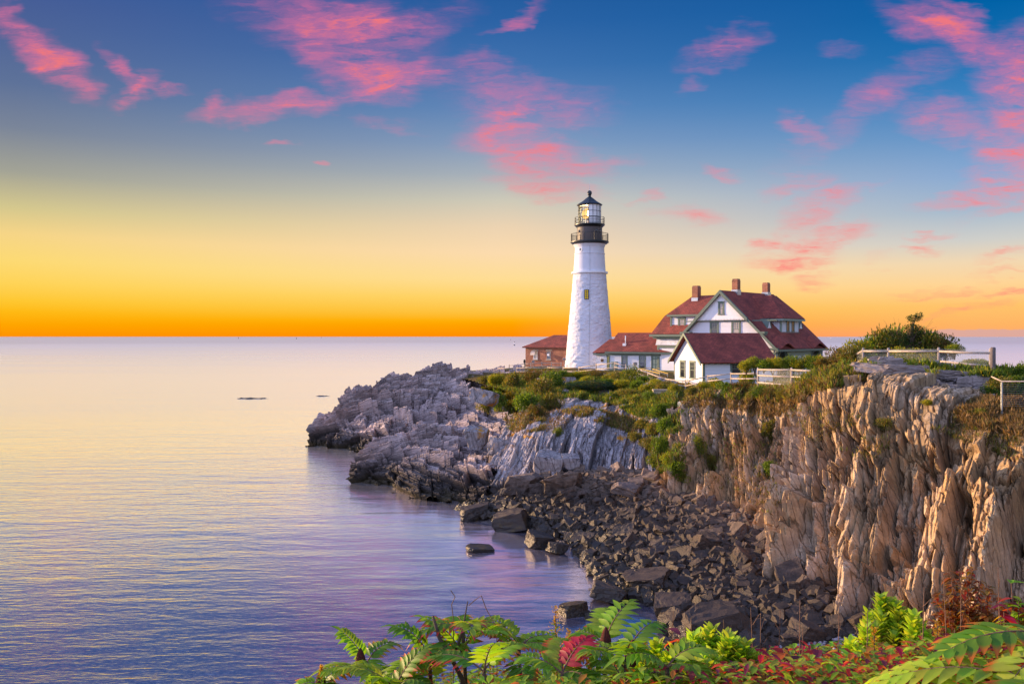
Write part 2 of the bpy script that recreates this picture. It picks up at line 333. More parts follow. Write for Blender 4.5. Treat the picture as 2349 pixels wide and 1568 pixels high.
def water_mat():
    m, w, o = new_mat('sea_water'); p = wpos(w)
    x, y, z = w.sep(p)
    dist = w.m('SQRT', w.m('ADD', w.m('MULTIPLY', x, x), w.m('MULTIPLY', y, y)))
    r1 = w.noise(w.mapping(p, rot=(0, 0, R(6)), scl=(1.1, 3.2, 1)), 1.0, 4.0, 0.55)
    r2 = w.noise(w.mapping(p, rot=(0, 0, R(-14)), scl=(0.28, 0.85, 1)), 1.0, 4.0, 0.55)
    r3 = w.noise(w.mapping(p, rot=(0, 0, R(4)), scl=(0.006, 0.05, 1)), 1.0, 5.0, 0.6)
    # calmer, mist-soft water inside the cove: distance from a point in the cove
    cove = w.mr(w.vm('LENGTH', w.vm('MULTIPLY', w.vm('SUBTRACT', p, (3.0, 50.0, 0.0)), (1.0, 0.75, 0.0)), out=1), 8.0, 24.0, 0.12, 1.0, 'SMOOTHSTEP')
    h = w.m('ADD', w.m('MULTIPLY', w.m('MULTIPLY', r1, 0.062), cove), w.m('ADD', w.m('MULTIPLY', w.m('MULTIPLY', r2, 0.14), w.mr(cove, 0, 1, 0.4, 1)), w.m('MULTIPLY', r3, 0.6)))
    bp = w.n('ShaderNodeBump'); bp.inputs['Strength'].default_value = 0.62; bp.inputs['Distance'].default_value = 1.0; w.put(bp.inputs['Height'], w.m('MULTIPLY', h, w.m('MULTIPLY', w.mr(dist, 30.0, 110.0, 1.0, 0.45), w.mr(dist, 110.0, 900.0, 1.0, 0.24))))
    g = w.n('ShaderNodeBsdfGlossy'); w.put(g.inputs['Color'], w.vm('SCALE', w.mix(cove, (1.0, 0.91, 0.97), (1.0, 0.98, 0.96)), w.m('MULTIPLY', w.mr(dist, 27.0, 58.0, 1.0, 1.48, 'SMOOTHSTEP'), w.mr(dist, 250.0, 1800.0, 1.0, 0.70))))  # painted sheen: reflections brightened offshore, dimmed far out, pinker in the cove
    patch = w.noise(w.mapping(p, rot=(0, 0, R(5)), scl=(0.004, 0.03, 1)), 1.0, 5.0, 0.6)
    w.put(g.inputs['Roughness'], w.m('ADD', w.m('ADD', w.mr(cove, 0.1, 1.0, 0.17, 0.14), w.mr(dist, 50.0, 150.0, 0.0, 0.09)), w.m('MULTIPLY', w.mr(dist, 130.0, 1200.0, 0.0, 0.15), w.mr(patch, 0.35, 0.6, 0.5, 1.0)))); w.put(g.inputs['Normal'], bp.outputs[0])
    d = w.n('ShaderNodeBsdfDiffuse'); foam = w.noise(w.mapping(p, rot=(0, 0, R(25)), scl=(0.25, 0.5, 1)), 1.0, 6.0, 0.65, 0.8)
    sea = w.mix(w.mr(dist, 34.0, 80.0), (0.05, 0.055, 0.11), (0.50, 0.44, 0.40))  # milky brightness of the farther water painted into the diffuse colour
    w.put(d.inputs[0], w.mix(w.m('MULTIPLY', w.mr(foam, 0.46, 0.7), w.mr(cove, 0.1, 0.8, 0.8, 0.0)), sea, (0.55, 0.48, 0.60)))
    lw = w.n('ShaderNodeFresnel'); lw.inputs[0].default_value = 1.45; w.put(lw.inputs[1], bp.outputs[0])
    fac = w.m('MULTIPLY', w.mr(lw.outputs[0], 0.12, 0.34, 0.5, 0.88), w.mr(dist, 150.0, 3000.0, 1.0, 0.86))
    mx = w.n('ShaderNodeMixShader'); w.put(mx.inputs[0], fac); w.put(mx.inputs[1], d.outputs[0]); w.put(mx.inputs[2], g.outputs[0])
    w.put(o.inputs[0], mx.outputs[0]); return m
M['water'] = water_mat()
def leaf_mat(name='leaf', trans=0.45, rough=0.5):
    m, w, o = new_mat(name); c = w.attr('leafcol', 'Color'); p = wpos(w)
    v = w.mr(w.noise(p, 2.5, 2.0), 0.3, 0.7, 0.75, 1.25)
    c = w.vm('SCALE', c, v)
    b = w.n('ShaderNodeBsdfPrincipled'); w.put(b.inputs['Base Color'], c); b.inputs['Roughness'].default_value = rough; b.inputs['Specular IOR Level'].default_value = 0.35
    t = w.n('ShaderNodeBsdfTranslucent'); w.put(t.inputs[0], w.vm('MULTIPLY', c, (1.9, 1.8, 0.6)))
    mx = w.n('ShaderNodeMixShader'); mx.inputs[0].default_value = trans; w.put(mx.inputs[1], b.outputs[0]); w.put(mx.inputs[2], t.outputs[0]); w.put(o.inputs[0], mx.outputs[0]); return m
M['leaf'] = leaf_mat()
M['grass'] = leaf_mat('grass_blade', 0.3, 0.7)
M['bark'] = plain('bark', (0.10, 0.065, 0.045), 0.9, 0, 0.4, 12.0, 0.6)
M['twig'] = plain('twig', (0.16, 0.08, 0.05), 0.8, 0, 0.4, 12.0, 0.3)
def white_stone():
    m, w, o = new_mat('whitewashed_stone'); p = opos(w)
    v = w.n('ShaderNodeTexVoronoi', feature='SMOOTH_F1'); w.put(v.inputs['Vector'], w.mapping(w.vm('ADD', p, w.vm('SCALE', w.noise(p, 2.2, 3.0, out=1), 0.5)), scl=(1.7, 1.7, 3.0))); v.inputs['Scale'].default_value = 1.0
    n = w.noise(p, 5.0, 5.0, 0.65); n2 = w.noise(p, 0.7, 4.0)
    c = w.mix(w.mr(n2, 0.35, 0.7), (0.66, 0.66, 0.71), (0.75, 0.74, 0.78))
    c = w.mix(w.mr(w.noise(w.mapping(p, scl=(3, 3, 0.25)), 1.0, 4.0), 0.58, 0.75, 0, 0.3), c, (0.60, 0.58, 0.58))
    bsdf(w, o, c, 0.75, 0, w.m('ADD', w.m('MULTIPLY', v.outputs['Distance'], -0.9), w.m('MULTIPLY', n, 0.5)), 0.9, 0.16); return m
M['white_stone'] = white_stone()
M['white_brick'] = plain('white_painted_brick', (0.72, 0.72, 0.77), 0.7, 0, 0.05, 1.5, 0.4)
def clapboard():
    m, w, o = new_mat('white_clapboard'); u = w.sep(uvc(w)); n = w.noise(opos(w), 1.2, 4.0)
    k = w.m('FRACT', w.m('DIVIDE', u[1], 0.15))
    c = w.mix(w.mr(k, 0.0, 0.2), (0.36, 0.38, 0.44), w.mix(n, (0.73, 0.73, 0.78), (0.80, 0.80, 0.83)))
    bsdf(w, o, c, 0.55, 0, w.m('SUBTRACT', 1.0, k), 0.8, 0.03); return m
M['clapboard'] = clapboard()
def shingles(name, ca, cb, mortar, bw=0.34, bh=0.2, bstr=0.6):
    m, w, o = new_mat(name); u = uvc(w)
    b = w.n('ShaderNodeTexBrick'); w.put(b.inputs['Vector'], u)
    b.inputs['Color1'].default_value = ca + (1,); b.inputs['Color2'].default_value = cb + (1,); b.inputs['Mortar'].default_value = mortar + (1,)
    for k, v in (('Scale', 1.0), ('Mortar Size', bh * 0.07), ('Mortar Smooth', 0.3), ('Brick Width', bw), ('Row Height', bh)): b.inputs[k].default_value = v
    n = w.noise(u, 0.7, 4.0); n2 = w.noise(u, 12.0, 3.0)
    c = w.vm('SCALE', b.outputs['Color'], w.m('MULTIPLY', w.mr(n, 0.3, 0.7, 0.66, 1.35), w.mr(n2, 0.3, 0.7, 0.8, 1.2)))
    saw = w.m('FRACT', w.m('DIVIDE', w.sep(u)[1], bh))
    bsdf(w, o, c, 0.8, 0, w.m('SUBTRACT', w.m('SUBTRACT', 1.0, saw), b.outputs['Fac']), bstr, 0.03); return m
M['roof'] = shingles('red_shingles', (0.32, 0.064, 0.038), (0.19, 0.036, 0.025), (0.07, 0.016, 0.015))
M['brick'] = shingles('red_brick', (0.38, 0.13, 0.06), (0.29, 0.09, 0.045), (0.34, 0.25, 0.2), 0.24, 0.085, 0.3)
M['shingle_wall'] = shingles('white_shingle_wall', (0.84, 0.84, 0.86), (0.78, 0.78, 0.81), (0.5, 0.51, 0.56), 0.2, 0.18, 0.4)
M['green'] = plain('green_trim', (0.115, 0.16, 0.12), 0.55, 0, 0.12)
M['greygreen'] = plain('porch_grey_green', (0.24, 0.31, 0.25), 0.6, 0, 0.12)
M['white'] = plain('white_trim', (0.84, 0.84, 0.85), 0.5, 0, 0.05)
M['black'] = plain('black_iron', (0.018, 0.022, 0.024), 0.45, 0.2, 0.3)
M['iron_roof'] = plain('dark_lantern_roof', (0.03, 0.04, 0.05), 0.4, 0.4, 0.3)
M['brown_paint'] = plain('brown_black_paint', (0.075, 0.062, 0.058), 0.6, 0, 0.25, 1.2)
M['steel'] = plain('galvanised_steel', (0.42, 0.44, 0.46), 0.4, 0.8, 0.15)
M['yellow'] = plain('yellow_handrail', (0.72, 0.47, 0.06), 0.5, 0, 0.12)
M['wood'] = plain('weathered_rail_wood', (0.52, 0.42, 0.33), 0.85, 0, 0.3, 5.0, 0.5)
M['greywood'] = plain('grey_post_wood', (0.34, 0.29, 0.26), 0.9, 0, 0.3, 5.0, 0.5)
M['dark_post'] = plain('dark_post_wood', (0.15, 0.12, 0.11), 0.9, 0, 0.3, 5.0, 0.5)
M['concrete'] = plain('stained_concrete', (0.42, 0.35, 0.26), 0.9, 0, 0.3, 1.5, 0.5)
M['stone_base'] = rock_mat('foundation_stone', (0.30, 0.26, 0.22), (0.38, 0.34, 0.28), (0.24, 0.2, 0.17), (0, 0, 0), (3, 3, 6), tide=False)
M['paving'] = plain('grey_paving', (0.30, 0.27, 0.29), 0.9, 0, 0.15, 1.0)
M['bronze'] = plain('bronze', (0.12, 0.07, 0.04), 0.5, 0.6)
M['copper'] = plain('metal_awning', (0.60, 0.45, 0.32), 0.35, 0.7)
M['sumac_cone'] = plain('sumac_cone_red', (0.16, 0.025, 0.012), 0.9, 0, 0.4, 40.0, 0.9)
M['buoy_red'] = plain('buoy_red', (0.25, 0.03, 0.02), 0.5)
def glass(name, base=(0.035, 0.04, 0.045), rough=0.06):
    m, w, o = new_mat(name); n = w.noise(opos(w), 1.5, 2.0)
    bsdf(w, o, w.mix(n, tuple(x * 0.6 for x in base), tuple(x * 1.6 for x in base)), rough, 0, spec=0.9); return m
M['pane'] = glass('window_glass')
M['pane_pale'] = glass('curtained_glass', (0.36, 0.30, 0.24), 0.25)
def glow(name, col, st):
    m, w, o = new_mat(name); e = w.n('ShaderNodeEmission'); n = w.noise(opos(w), 2.0)
    w.put(e.inputs[0], w.mix(n, tuple(x * 0.8 for x in col), col)); e.inputs[1].default_value = st; w.put(o.inputs[0], e.outputs[0]); return m
M['glow_pane'] = glow('glowing_window_pane', (0.95, 0.66, 0.06), 0.32)  # yellow emission stands in for bright sky seen through the tower
M['lens'] = glow('lens_glow', (1.0, 0.56, 0.10), 0.95)  # emission stands in for the warm lit interior of the lantern
M['lamp'] = glow('beacon_lamp', (1.0, 0.80, 0.42), 30.0)
def clear():
    m, w, o = new_mat('lantern_glass'); t = w.n('ShaderNodeBsdfTransparent'); g = w.n('ShaderNodeBsdfGlossy'); g.inputs['Roughness'].default_value = 0.03
    f = w.n('ShaderNodeFresnel'); f.inputs[0].default_value = 1.5
    mx = w.n('ShaderNodeMixShader'); w.put(mx.inputs[0], w.mr(f.outputs[0], 0.0, 1.0, 0.06, 0.9)); w.put(mx.inputs[1], t.outputs[0]); w.put(mx.inputs[2], g.outputs[0]); w.put(o.inputs[0], mx.outputs[0]); return m
M['clear'] = clear()
def mesh_wire():
    # chain link: real holes are far below a pixel here, so the sheet is mostly see-through with a wire pattern
    m, w, o = new_mat('chain_link'); u = w.sep(uvc(w))
    a = w.m('FRACT', w.m('MULTIPLY', w.m('ADD', u[0], u[1]), 11.0)); b = w.m('FRACT', w.m('MULTIPLY', w.m('SUBTRACT', u[0], u[1]), 11.0))
    k = w.m('MAXIMUM', w.m('LESS_THAN', a, 0.10), w.m('LESS_THAN', b, 0.10))
    d = w.n('ShaderNodeBsdfPrincipled'); d.inputs['Base Color'].default_value = (0.40, 0.42, 0.40, 1); d.inputs['Roughness'].default_value = 0.5
    t = w.n('ShaderNodeBsdfTransparent'); mx = w.n('ShaderNodeMixShader'); w.put(mx.inputs[0], k); w.put(mx.inputs[1], t.outputs[0]); w.put(mx.inputs[2], d.outputs[0]); w.put(o.inputs[0], mx.outputs[0]); return m
M['chain'] = mesh_wire()
# ------------------------------------------------------------------ terrain
rs = np.random.RandomState(7)
def hsh(i, j, seed=0):
    a = (np.asarray(i).astype(np.int64) * 374761393 + np.asarray(j).astype(np.int64) * 668265263 + seed * 1274126177) & 0x7fffffff
    a = ((a ^ (a >> 13)) * 1103515245 + 12345) & 0x7fffffff
    a = ((a ^ (a >> 15)) * 69069 + 77) & 0x7fffffff
    return (a ^ (a >> 11)) % 100003 / 100003.0
def vnoise(x, y, seed=0):
    i = np.floor(x); j = np.floor(y); fx = x - i; fy = y - j
    fx = fx * fx * (3 - 2 * fx); fy = fy * fy * (3 - 2 * fy)
    return (hsh(i, j, seed) * (1 - fx) + hsh(i + 1, j, seed) * fx) * (1 - fy) + (hsh(i, j + 1, seed) * (1 - fx) + hsh(i + 1, j + 1, seed) * fx) * fy
def fbm(x, y, seed=0, oct=4):
    s = 0; a = 0.5
    for k in range(oct): s = s + a * (vnoise(x * 2 ** k, y * 2 ** k, seed + k) - 0.5); a *= 0.5
    return s
def cells(S, T, seed, w, h, off, ss=0.25, st=0.0, shear=0.0, tsh=0.0, crack=0.0, cw=0.06, rough=0.12):
    """blocky joints: columns of irregular width along S, each cut at irregular heights along T; every block has its own offset and tilt"""
    r = np.random.RandomState(seed)
    A = S + shear * T + rough * w * fbm(S / w * 0.5, T / h * 1.0, seed + 50, 2)
    lo, hi = A.min() - 1, A.max() + 1; br = [lo]
    while br[-1] < hi: br.append(br[-1] + w * r.choice([0.4, 0.7, 1.0, 1.3, 1.8]) * r.uniform(0.8, 1.2))
    br = np.array(br); i = np.clip(np.searchsorted(br, A) - 1, 0, len(br) - 2)
    wd = br[i + 1] - br[i]; fa = (A - br[i]) / wd
    B = T + (tsh + 0.5 * (hsh(i, i * 0 + 7, seed + 6) - 0.5)) * (A - br[i]) + rough * h * 0.5 * fbm(S / w * 0.8, T / h * 0.9, seed + 80, 2)
    hh = h * (0.5 + 1.0 * hsh(i, i * 0, seed + 1)); q = (B + h * 3 * hsh(i, i * 0 + 1, seed + 2)) / hh
    k = np.floor(q); ft = q - k
    rr = hsh(i, k, seed + 3); r2 = hsh(i, k, seed + 4); r3 = hsh(i, k, seed + 5)
    d = off * (rr - 0.5) * 2 + ss * wd * (fa - 0.5) * (0.2 + 1.6 * r2) + st * hh * (ft - 0.5) * (0.1 + 1.8 * r3)
    if crack:
        e = np.minimum(np.minimum(fa, 1 - fa) * wd, np.minimum(ft, 1 - ft) * hh)
        d = d - crack * np.clip(1 - e / cw, 0, 1)
    return d, rr
def facets(S, T, seed, w, h, off, gs=0.3, gt=0.15, bs=0.0, bt=0.0, shear=0.0, tsh=0.0, crack=0.0, cw=0.10, jit=0.95, block=False):
    """fractured rock: irregular polygonal blocks (stretched cells), each one a tilted plane at its own depth"""
    A = (S + shear * T) / w; B = (T + tsh * S) / h; i0 = np.floor(A); j0 = np.floor(B)
    f1 = np.full(S.shape, 9.0); f2 = np.full(S.shape, 9.0); ci = np.zeros(S.shape); cj = np.zeros(S.shape); ca = np.zeros(S.shape); cb = np.zeros(S.shape)
    for di in (-1, 0, 1):
        for dj in (-1, 0, 1):
            i = i0 + di; j = j0 + dj; xa = i + .5 + jit * (hsh(i, j, seed) - .5); xb = j + .5 + jit * (hsh(i, j, seed + 1) - .5)
            wx = .7 + .6 * hsh(i, j, seed + 7); d = np.maximum(np.abs(A - xa) * wx, np.abs(B - xb) * (1.6 - wx) * .8) + .12 * np.abs(A - xa + .6 * (B - xb)) if block else np.abs(A - xa) * .75 + np.abs(B - xb) * .55 + .35 * np.hypot(A - xa, B - xb)
            n = d < f1; f2 = np.where(n, f1, np.minimum(f2, d)); f1 = np.where(n, d, f1)
            ci = np.where(n, i, ci); cj = np.where(n, j, cj); ca = np.where(n, xa, ca); cb = np.where(n, xb, cb)
    r1, r2, r3 = hsh(ci, cj, seed + 2), hsh(ci, cj, seed + 3), hsh(ci, cj, seed + 4)
    d = off * (r1 - .5) * 2 + (bs + gs * (r2 - .5) * 2) * (A - ca) * w + (bt + gt * (r3 - .5) * 2) * (B - cb) * h
    if crack: d = d - crack * np.clip(1 - (f2 - f1) / cw, 0, 1)
    return d, r1
def resample(rows, ns, nt, lean=0.0, smooth=6):
    """control rows of 3D points (same count) to a dense (nt, ns, 3) grid"""
    C = np.array([[tuple(p) for p in r] for r in rows], dtype=float)
    seg = np.linalg.norm(np.diff(C, axis=1), axis=2).mean(0); cs = np.concatenate([[0], np.cumsum(seg)])
    sg = np.linalg.norm(np.diff(C, axis=0), axis=2).mean(1); ct = np.concatenate([[0], np.cumsum(sg)])
    S = np.linspace(0, cs[-1], ns); T = np.linspace(0, ct[-1], nt)
    G = np.empty((C.shape[0], ns, 3))
    for k in range(3):
        for r in range(C.shape[0]): G[r, :, k] = np.interp(S, cs, C[r, :, k])
    H = np.empty((nt, ns, 3))
    for k in range(3):
        for c in range(ns): H[:, c, k] = np.interp(T, ct, G[:, c, k])
    for _ in range(smooth):
        m = max(2, ns // 60)
        H[:, m:-m] = (H[:, :-2 * m] + H[:, 2 * m:] + 2 * H[:, m:-m]) / 4
        m = max(2, nt // 40)
        H[m:-m] = (H[:-2 * m] + H[2 * m:] + 2 * H[m:-m]) / 4
    SS, TT = np.meshgrid(S, T)
    if lean:            # let the columns of the mesh follow the leaning joints
        Q = SS + lean * TT; L = np.empty_like(H)
        for r in range(nt):
            for k in range(3): L[r, :, k] = np.interp(Q[r], S, H[r, :, k])
        return L, Q, TT
    return H, SS, TT
TERR = []        # (vertices, faces) of everything plants may stand on
def grid_faces(nt, ns):
    a = np.arange(nt * ns).reshape(nt, ns)
    return np.stack([a[:-1, :-1].ravel(), a[:-1, 1:].ravel(), a[1:, 1:].ravel(), a[1:, :-1].ravel()], 1)
def normals(H):
    du = np.gradient(H, axis=1); dv = np.gradient(H, axis=0); n = np.cross(du, dv)
    return n / np.maximum(np.linalg.norm(n, axis=2, keepdims=True), 1e-9)
def sheet(name, rows, ns, nt, disp, mat, smooth=6, lean=0.0, warp=0.0):
    H, S, T = resample(rows, ns, nt, lean, smooth=smooth)
    if lean:
        H0, S0, T0 = resample(rows, ns, nt, 0.0, smooth=smooth); N0 = normals(H0); N = np.empty_like(N0)
        for r in range(nt):
            for k in range(3): N[r, :, k] = np.interp(S[r], S0[0], N0[r, :, k])
    else: N = normals(H)
    d, tone = disp(S, T, H)
    P = H + N * d[:, :, None]
    if warp:
        for k in range(3): P[:, :, k] += warp * (fbm(S * .8 + d * .5, T * .8, 90 + k, 3) + 0.35 * fbm(S * 3.1 + d * 3, T * 2.3, 95 + k, 2))
    V = P.reshape(-1, 3); F = grid_faces(nt, ns)
    if lean: F = F[(S.ravel()[F] < S0[0, -1]).all(1)]
    o = np_obj(name, V, F, mat, fattr={'tone': tone}); tag(o, kind='structure')
    TERR.append((P[::4, ::4].reshape(-1, 3), grid_faces(P[::4, ::4].shape[0], P[::4, ::4].shape[1])))
    return o
V3 = lambda x, y, z: (x, y, z)
# --- the point: bedded grey ledges running out into the sea
pt_rows = [[at(704, 1030, 87.0), at(760, 1034, 85.2), at(840, 1045, 81.6), at(935, 1058, 77.6), (-5.0, 75, -.5), (0.5, 71, -.3)],
           [at(712, 1008, 88.3), at(772, 992, 88.0), at(850, 978, 86.0), at(935, 995, 82.0), at(1050, 1000, 79), at(1180, 1010, 74)],
           [at(716, 1002, 88.8), at(788, 940, 91), at(880, 925, 93), at(980, 920, 95), at(1080, 930, 92), at(1195, 960, 84)],
           [at(722, 998, 89.4), at(810, 902, 96), at(888, 868, 103), at(1005, 848, 109), at(1090, 838, 115), at(1215, 850, 112)],
           [(-22.2, 91, -.5), (-21, 100, -1), (-18, 110, -1), (-12, 118, -1), (-4, 125, 0), (6, 128, 3)]]
def d_point(S, T, H):
    d1, r1 = cells(T, S, 11, 1.7, 5.0, 0.34, ss=-0.34, st=0.10, shear=0.24, tsh=0.3, crack=0.16, cw=0.12, rough=.06)
    d2, r2 = cells(T, S, 12, 0.62, 1.9, 0.13, ss=-0.32, st=0.10, shear=0.24, tsh=0.35, crack=0.10, cw=0.08, rough=.06)
    d3, r3 = cells(T, S, 13, 0.26, 0.9, 0.04, ss=-0.2, st=0.08, shear=0.24, tsh=0.3, rough=.06)
    d4, r4 = facets(S, T, 14, 4.5, 6.0, 0.5, gs=.12, gt=.1, shear=-0.5, crack=.4, cw=.05)
    return d1 + d2 + d3 + d4 + 0.6 * fbm(S * .2, T * .2, 5), 0.35 * r1 + 0.4 * r2 + 0.25 * r3
sheet('rocky_point', pt_rows, 640, 460, d_point, M['rock_point'])
# --- the lower ledge in front of it
lo_rows = [[at(800, 1110, 65.0), at(870, 1124, 62.8), at(960, 1152, 58.2), at(1050, 1160, 57.0), at(1125, 1165, 55.8)],
           [at(812, 1062, 67.0), at(880, 1048, 66.0), at(960, 1052, 64.0), at(1050, 1075, 61.5), at(1135, 1090, 58.6)],
           [at(824, 1032, 69.5), at(886, 1025, 70.0), at(972, 992, 71.0), at(1065, 1010, 70), at(1165, 1050, 65)],
           [at(850, 1024, 72.0), at(905, 1022, 73.0), at(990, 982, 75.0), at(1080, 990, 75), at(1185, 1030, 70)],
           [(-13, 73.5, -1), (-11, 75, -1), (-7, 78, -1), (-2, 80, 1), (3, 76, 2.5)]]
def d_low(S, T, H):
    d1, r1 = cells(T, S, 21, 1.2, 4.0, 0.25, ss=-0.35, st=0.10, shear=0.28, tsh=0.3, crack=0.14, cw=0.1, rough=.06)
    d2, r2 = cells(T, S, 22, 0.5, 1.5, 0.11, ss=-0.32, st=0.10, shear=0.28, tsh=0.35, crack=0.09, cw=0.07, rough=.06)
    d3, r3 = cells(T, S, 23, 0.2, 0.7, 0.035, ss=-0.2, st=0.08, shear=0.28, tsh=0.3, rough=.06)
    d4, r4 = facets(S, T, 24, 3.4, 5.0, 0.5, gs=.15, gt=.1, shear=-0.5, crack=.5, cw=.06)
    return d1 + d2 + d3 + d4, 0.35 * r1 + 0.4 * r2 + 0.25 * r3
sheet('rocky_ledge', lo_rows, 480, 270, d_low, M['rock_point'])
# --- the back wall of the cove: leaning grey slabs under a planted slope
md_rows = [[(-3.8, 57.0, -.5), (-0.4, 54.8, -.2), (2.0, 52.8, 0), (4.5, 51.8, 0), (8.0, 50.8, 0), (10.4, 49.7, 0)],
           [at(1100, 1050, 62), at(1180, 1010, 62), at(1240, 970, 62), at(1340, 965, 62), at(1450, 1005, 59.5), at(1545, 1010, 57)],
           [at(1110, 985, 74), at(1185, 960, 72), at(1240, 935, 72), at(1340, 922, 70), at(1440, 935, 68), at(1545, 920, 62)],
           [at(1110, 895, 88), at(1190, 880, 86), at(1245, 882, 84), at(1340, 878, 82), at(1440, 888, 78), at(1548, 890, 70)],
           [at(1110, 868, 96), at(1190, 862, 97), at(1245, 862, 96), at(1340, 860, 94), at(1440, 862, 88), at(1555, 882, 76)]]
def d_mid(S, T, H):
    f = np.clip((9.5 - T) / 3.0, 0.45, 1.0)
    d1, r1 = facets(S, T, 31, 1.5, 4.6, 0.34, gs=.2, gt=.1, bs=.14, shear=-0.22, tsh=.25, crack=.2, cw=.05, block=True)
    d2, r2 = facets(S, T, 32, 0.65, 2.0, 0.17, gs=.22, gt=.12, bs=.1, shear=-0.22, tsh=.35, crack=.09, cw=.08, block=True)
    d3, r3 = facets(S, T, 33, 0.28, 0.9, 0.05, gs=.25, gt=.15, shear=-0.24, tsh=.4)
    lump = 1.6 * fbm(S * .25, T * .25, 9) * np.clip((T - 6) / 4, 0, 1)
    return (d1 + d2 + d3) * f + lump, 0.45 * r1 + 0.35 * r2 + 0.2 * r3
sheet('cliff_slabs', md_rows, 520, 420, d_mid, M['rock_wall'], lean=0.22, warp=0.05)
# --- the big cliff on the right
rt_rows = [[(7.9, 51, -.3), (10.6, 44.4, -.4), (12.0, 39.6, -.6), (12.4, 37.2, -.8), (12.0, 34.5, -1), (12.1, 30.1, -1), (13.4, 26.2, -1), (15.2, 23.6, -1), (18, 20.6, -1)],
           [(9.8, 54.5, 4.2), (12.5, 48.4, 4.6), (14.3, 43.2, 4.7), (14.6, 41.0, 4.8), (13.6, 38.4, 4.9), (14.9, 34.6, 5.0), (16.4, 31, 5.1), (18, 28, 4.8), (21.5, 24, 5)],
           [(12.0, 58.5, 7.2), (13.9, 54, 7.9), (16.4, 48, 8.1), (16.6, 46.5, 8.5), (15.9, 44.4, 9.2), (17.0, 40.5, 10.0), (18.7, 35.6, 9.4), (20.3, 31.5, 8.1), (24, 27, 8.2)],
           [(13.2, 61.5, 7.3), (15.2, 57.5, 8.1), (17.6, 51, 8.7), (18.1, 49.0, 9.0), (17.8, 47.5, 9.7), (19.2, 43.6, 10.3), (21.2, 38.6, 9.8), (23, 34.2, 8.8), (27.5, 30.5, 9)]]
def d_right(S, T, H):
    e = np.clip((T - 10.8) / 1.6, 0, 1)
    d0, r0 = cells(S, T, 40, 4.4, 8.0, 0.5, rough=0.0, ss=0.22, st=0.03, shear=-0.16, crack=0.2, cw=0.12)
    d1, r1 = facets(S, T, 41, 1.7, 3.4, 0.48, gs=.2, gt=.07, bs=.24, shear=-0.16, tsh=.28, crack=.28, cw=.05, block=True)
    d2, r2 = facets(S, T, 42, 0.75, 1.5, 0.24, gs=.2, gt=.10, bs=.2, shear=-0.16, tsh=.4, crack=.14, cw=.07, block=True)
    d3, r3 = facets(S, T, 43, 0.30, 0.62, 0.07, gs=.2, gt=.12, bs=.1, shear=-0.16, tsh=.4, crack=.03, cw=.1, block=True)
    d4, r4 = facets(S, T, 44, 3.0, 1.7, 0.28, gs=.1, gt=.2, bt=.12, shear=0.2, tsh=-.35, block=True)
    return (d0 + d1 + d2 + d3 + d4) * (1 - 0.55 * e) + 0.5 * fbm(S * .3, T * .15, 4), 0.3 * r1 + 0.4 * r2 + 0.3 * r3
sheet('cliff_face', rt_rows, 1150, 430, d_right, M['rock_tan'], lean=0.16, warp=0.03)
# --- bedded knoll on the cliff top
kn_rows = [[(18.0, 39.6, 8.6), (19.4, 37.4, 8.5), (20.2, 35.6, 8.3), (21.6, 34.6, 8.6)],
           [at(1990, 862, 41.2), at(2095, 885, 39.3), at(2195, 905, 37.8), at(2270, 892, 37.6)],
           [at(1990, 836, 42), at(2095, 846, 41.5), at(2195, 862, 41), at(2272, 868, 40.6)],
           [at(1994, 824, 43), at(2095, 832, 43.2), at(2195, 842, 43.6), at(2268, 856, 43)],
           [(19.5, 46, 9.5), (22.5, 46, 9.6), (25, 46, 9.2), (27, 45, 8.8)]]
def d_kn(S, T, H):
    d1, r1 = cells(T, S, 51, 0.8, 2.4, 0.22, ss=-0.3, st=0.06, shear=0.05, tsh=0.2, crack=0.14, cw=0.07)
    d2, r2 = cells(T, S, 52, 0.34, 1.1, 0.09, ss=-0.25, st=0.06, shear=0.06, tsh=0.2, crack=0.06, cw=0.05)
    d3, r3 = cells(T, S, 53, 0.13, 0.6, 0.03, ss=-0.2, st=0.05, shear=0.06)
    return d1 + d2 + d3, 0.45 * r1 + 0.35 * r2 + 0.2 * r3
sheet('rock_knoll', kn_rows, 260, 190, d_kn, M['rock_ledge'], smooth=3)
# --- land behind the cliffs: thin-plate surface through spot heights
SPOT = [(11.5, 118, 7.4), (4, 126, 7.2), (-5, 115, 7.2), (18.6, 103, 7.5), (25, 95, 7.5), (33, 100, 7.6), (36, 90, 7.6), (20, 82, 6.9), (27, 84, 7.2), (13, 90, 7.3), (18, 75, 6.9), (21, 72, 7.3), (17.5, 68, 7),
        (20, 62, 8.3), (23, 57, 8.7), (15.2, 57.5, 7.9), (13.2, 61.5, 7.1), (17.6, 51, 8.5), (18.2, 49, 8.8), (17.8, 47.5, 9.5), (19.2, 43.6, 10.0), (22, 46.5, 10.3), (27, 46, 9.7), (21.2, 38.6, 9.5), (26, 42, 9.1), (26, 36, 9.0), (23, 34.2, 8.6),
        (24, 54, 10.1), (30, 52, 10.2), (36, 60, 9), (45, 80, 7.5), (60, 110, 6), (60, 140, 3), (20, 140, 5), (-9, 135, 3), (40, 42, 10.0), (60, 30, 10), (45, 17, 10), (27.5, 30.5, 8.9), (0, 97, 6.9), (-1.5, 108, 7.1), (5, 95, 7.0), (30, 70, 8.6), (4, 84, 6.2), (10, 78, 6.4)]
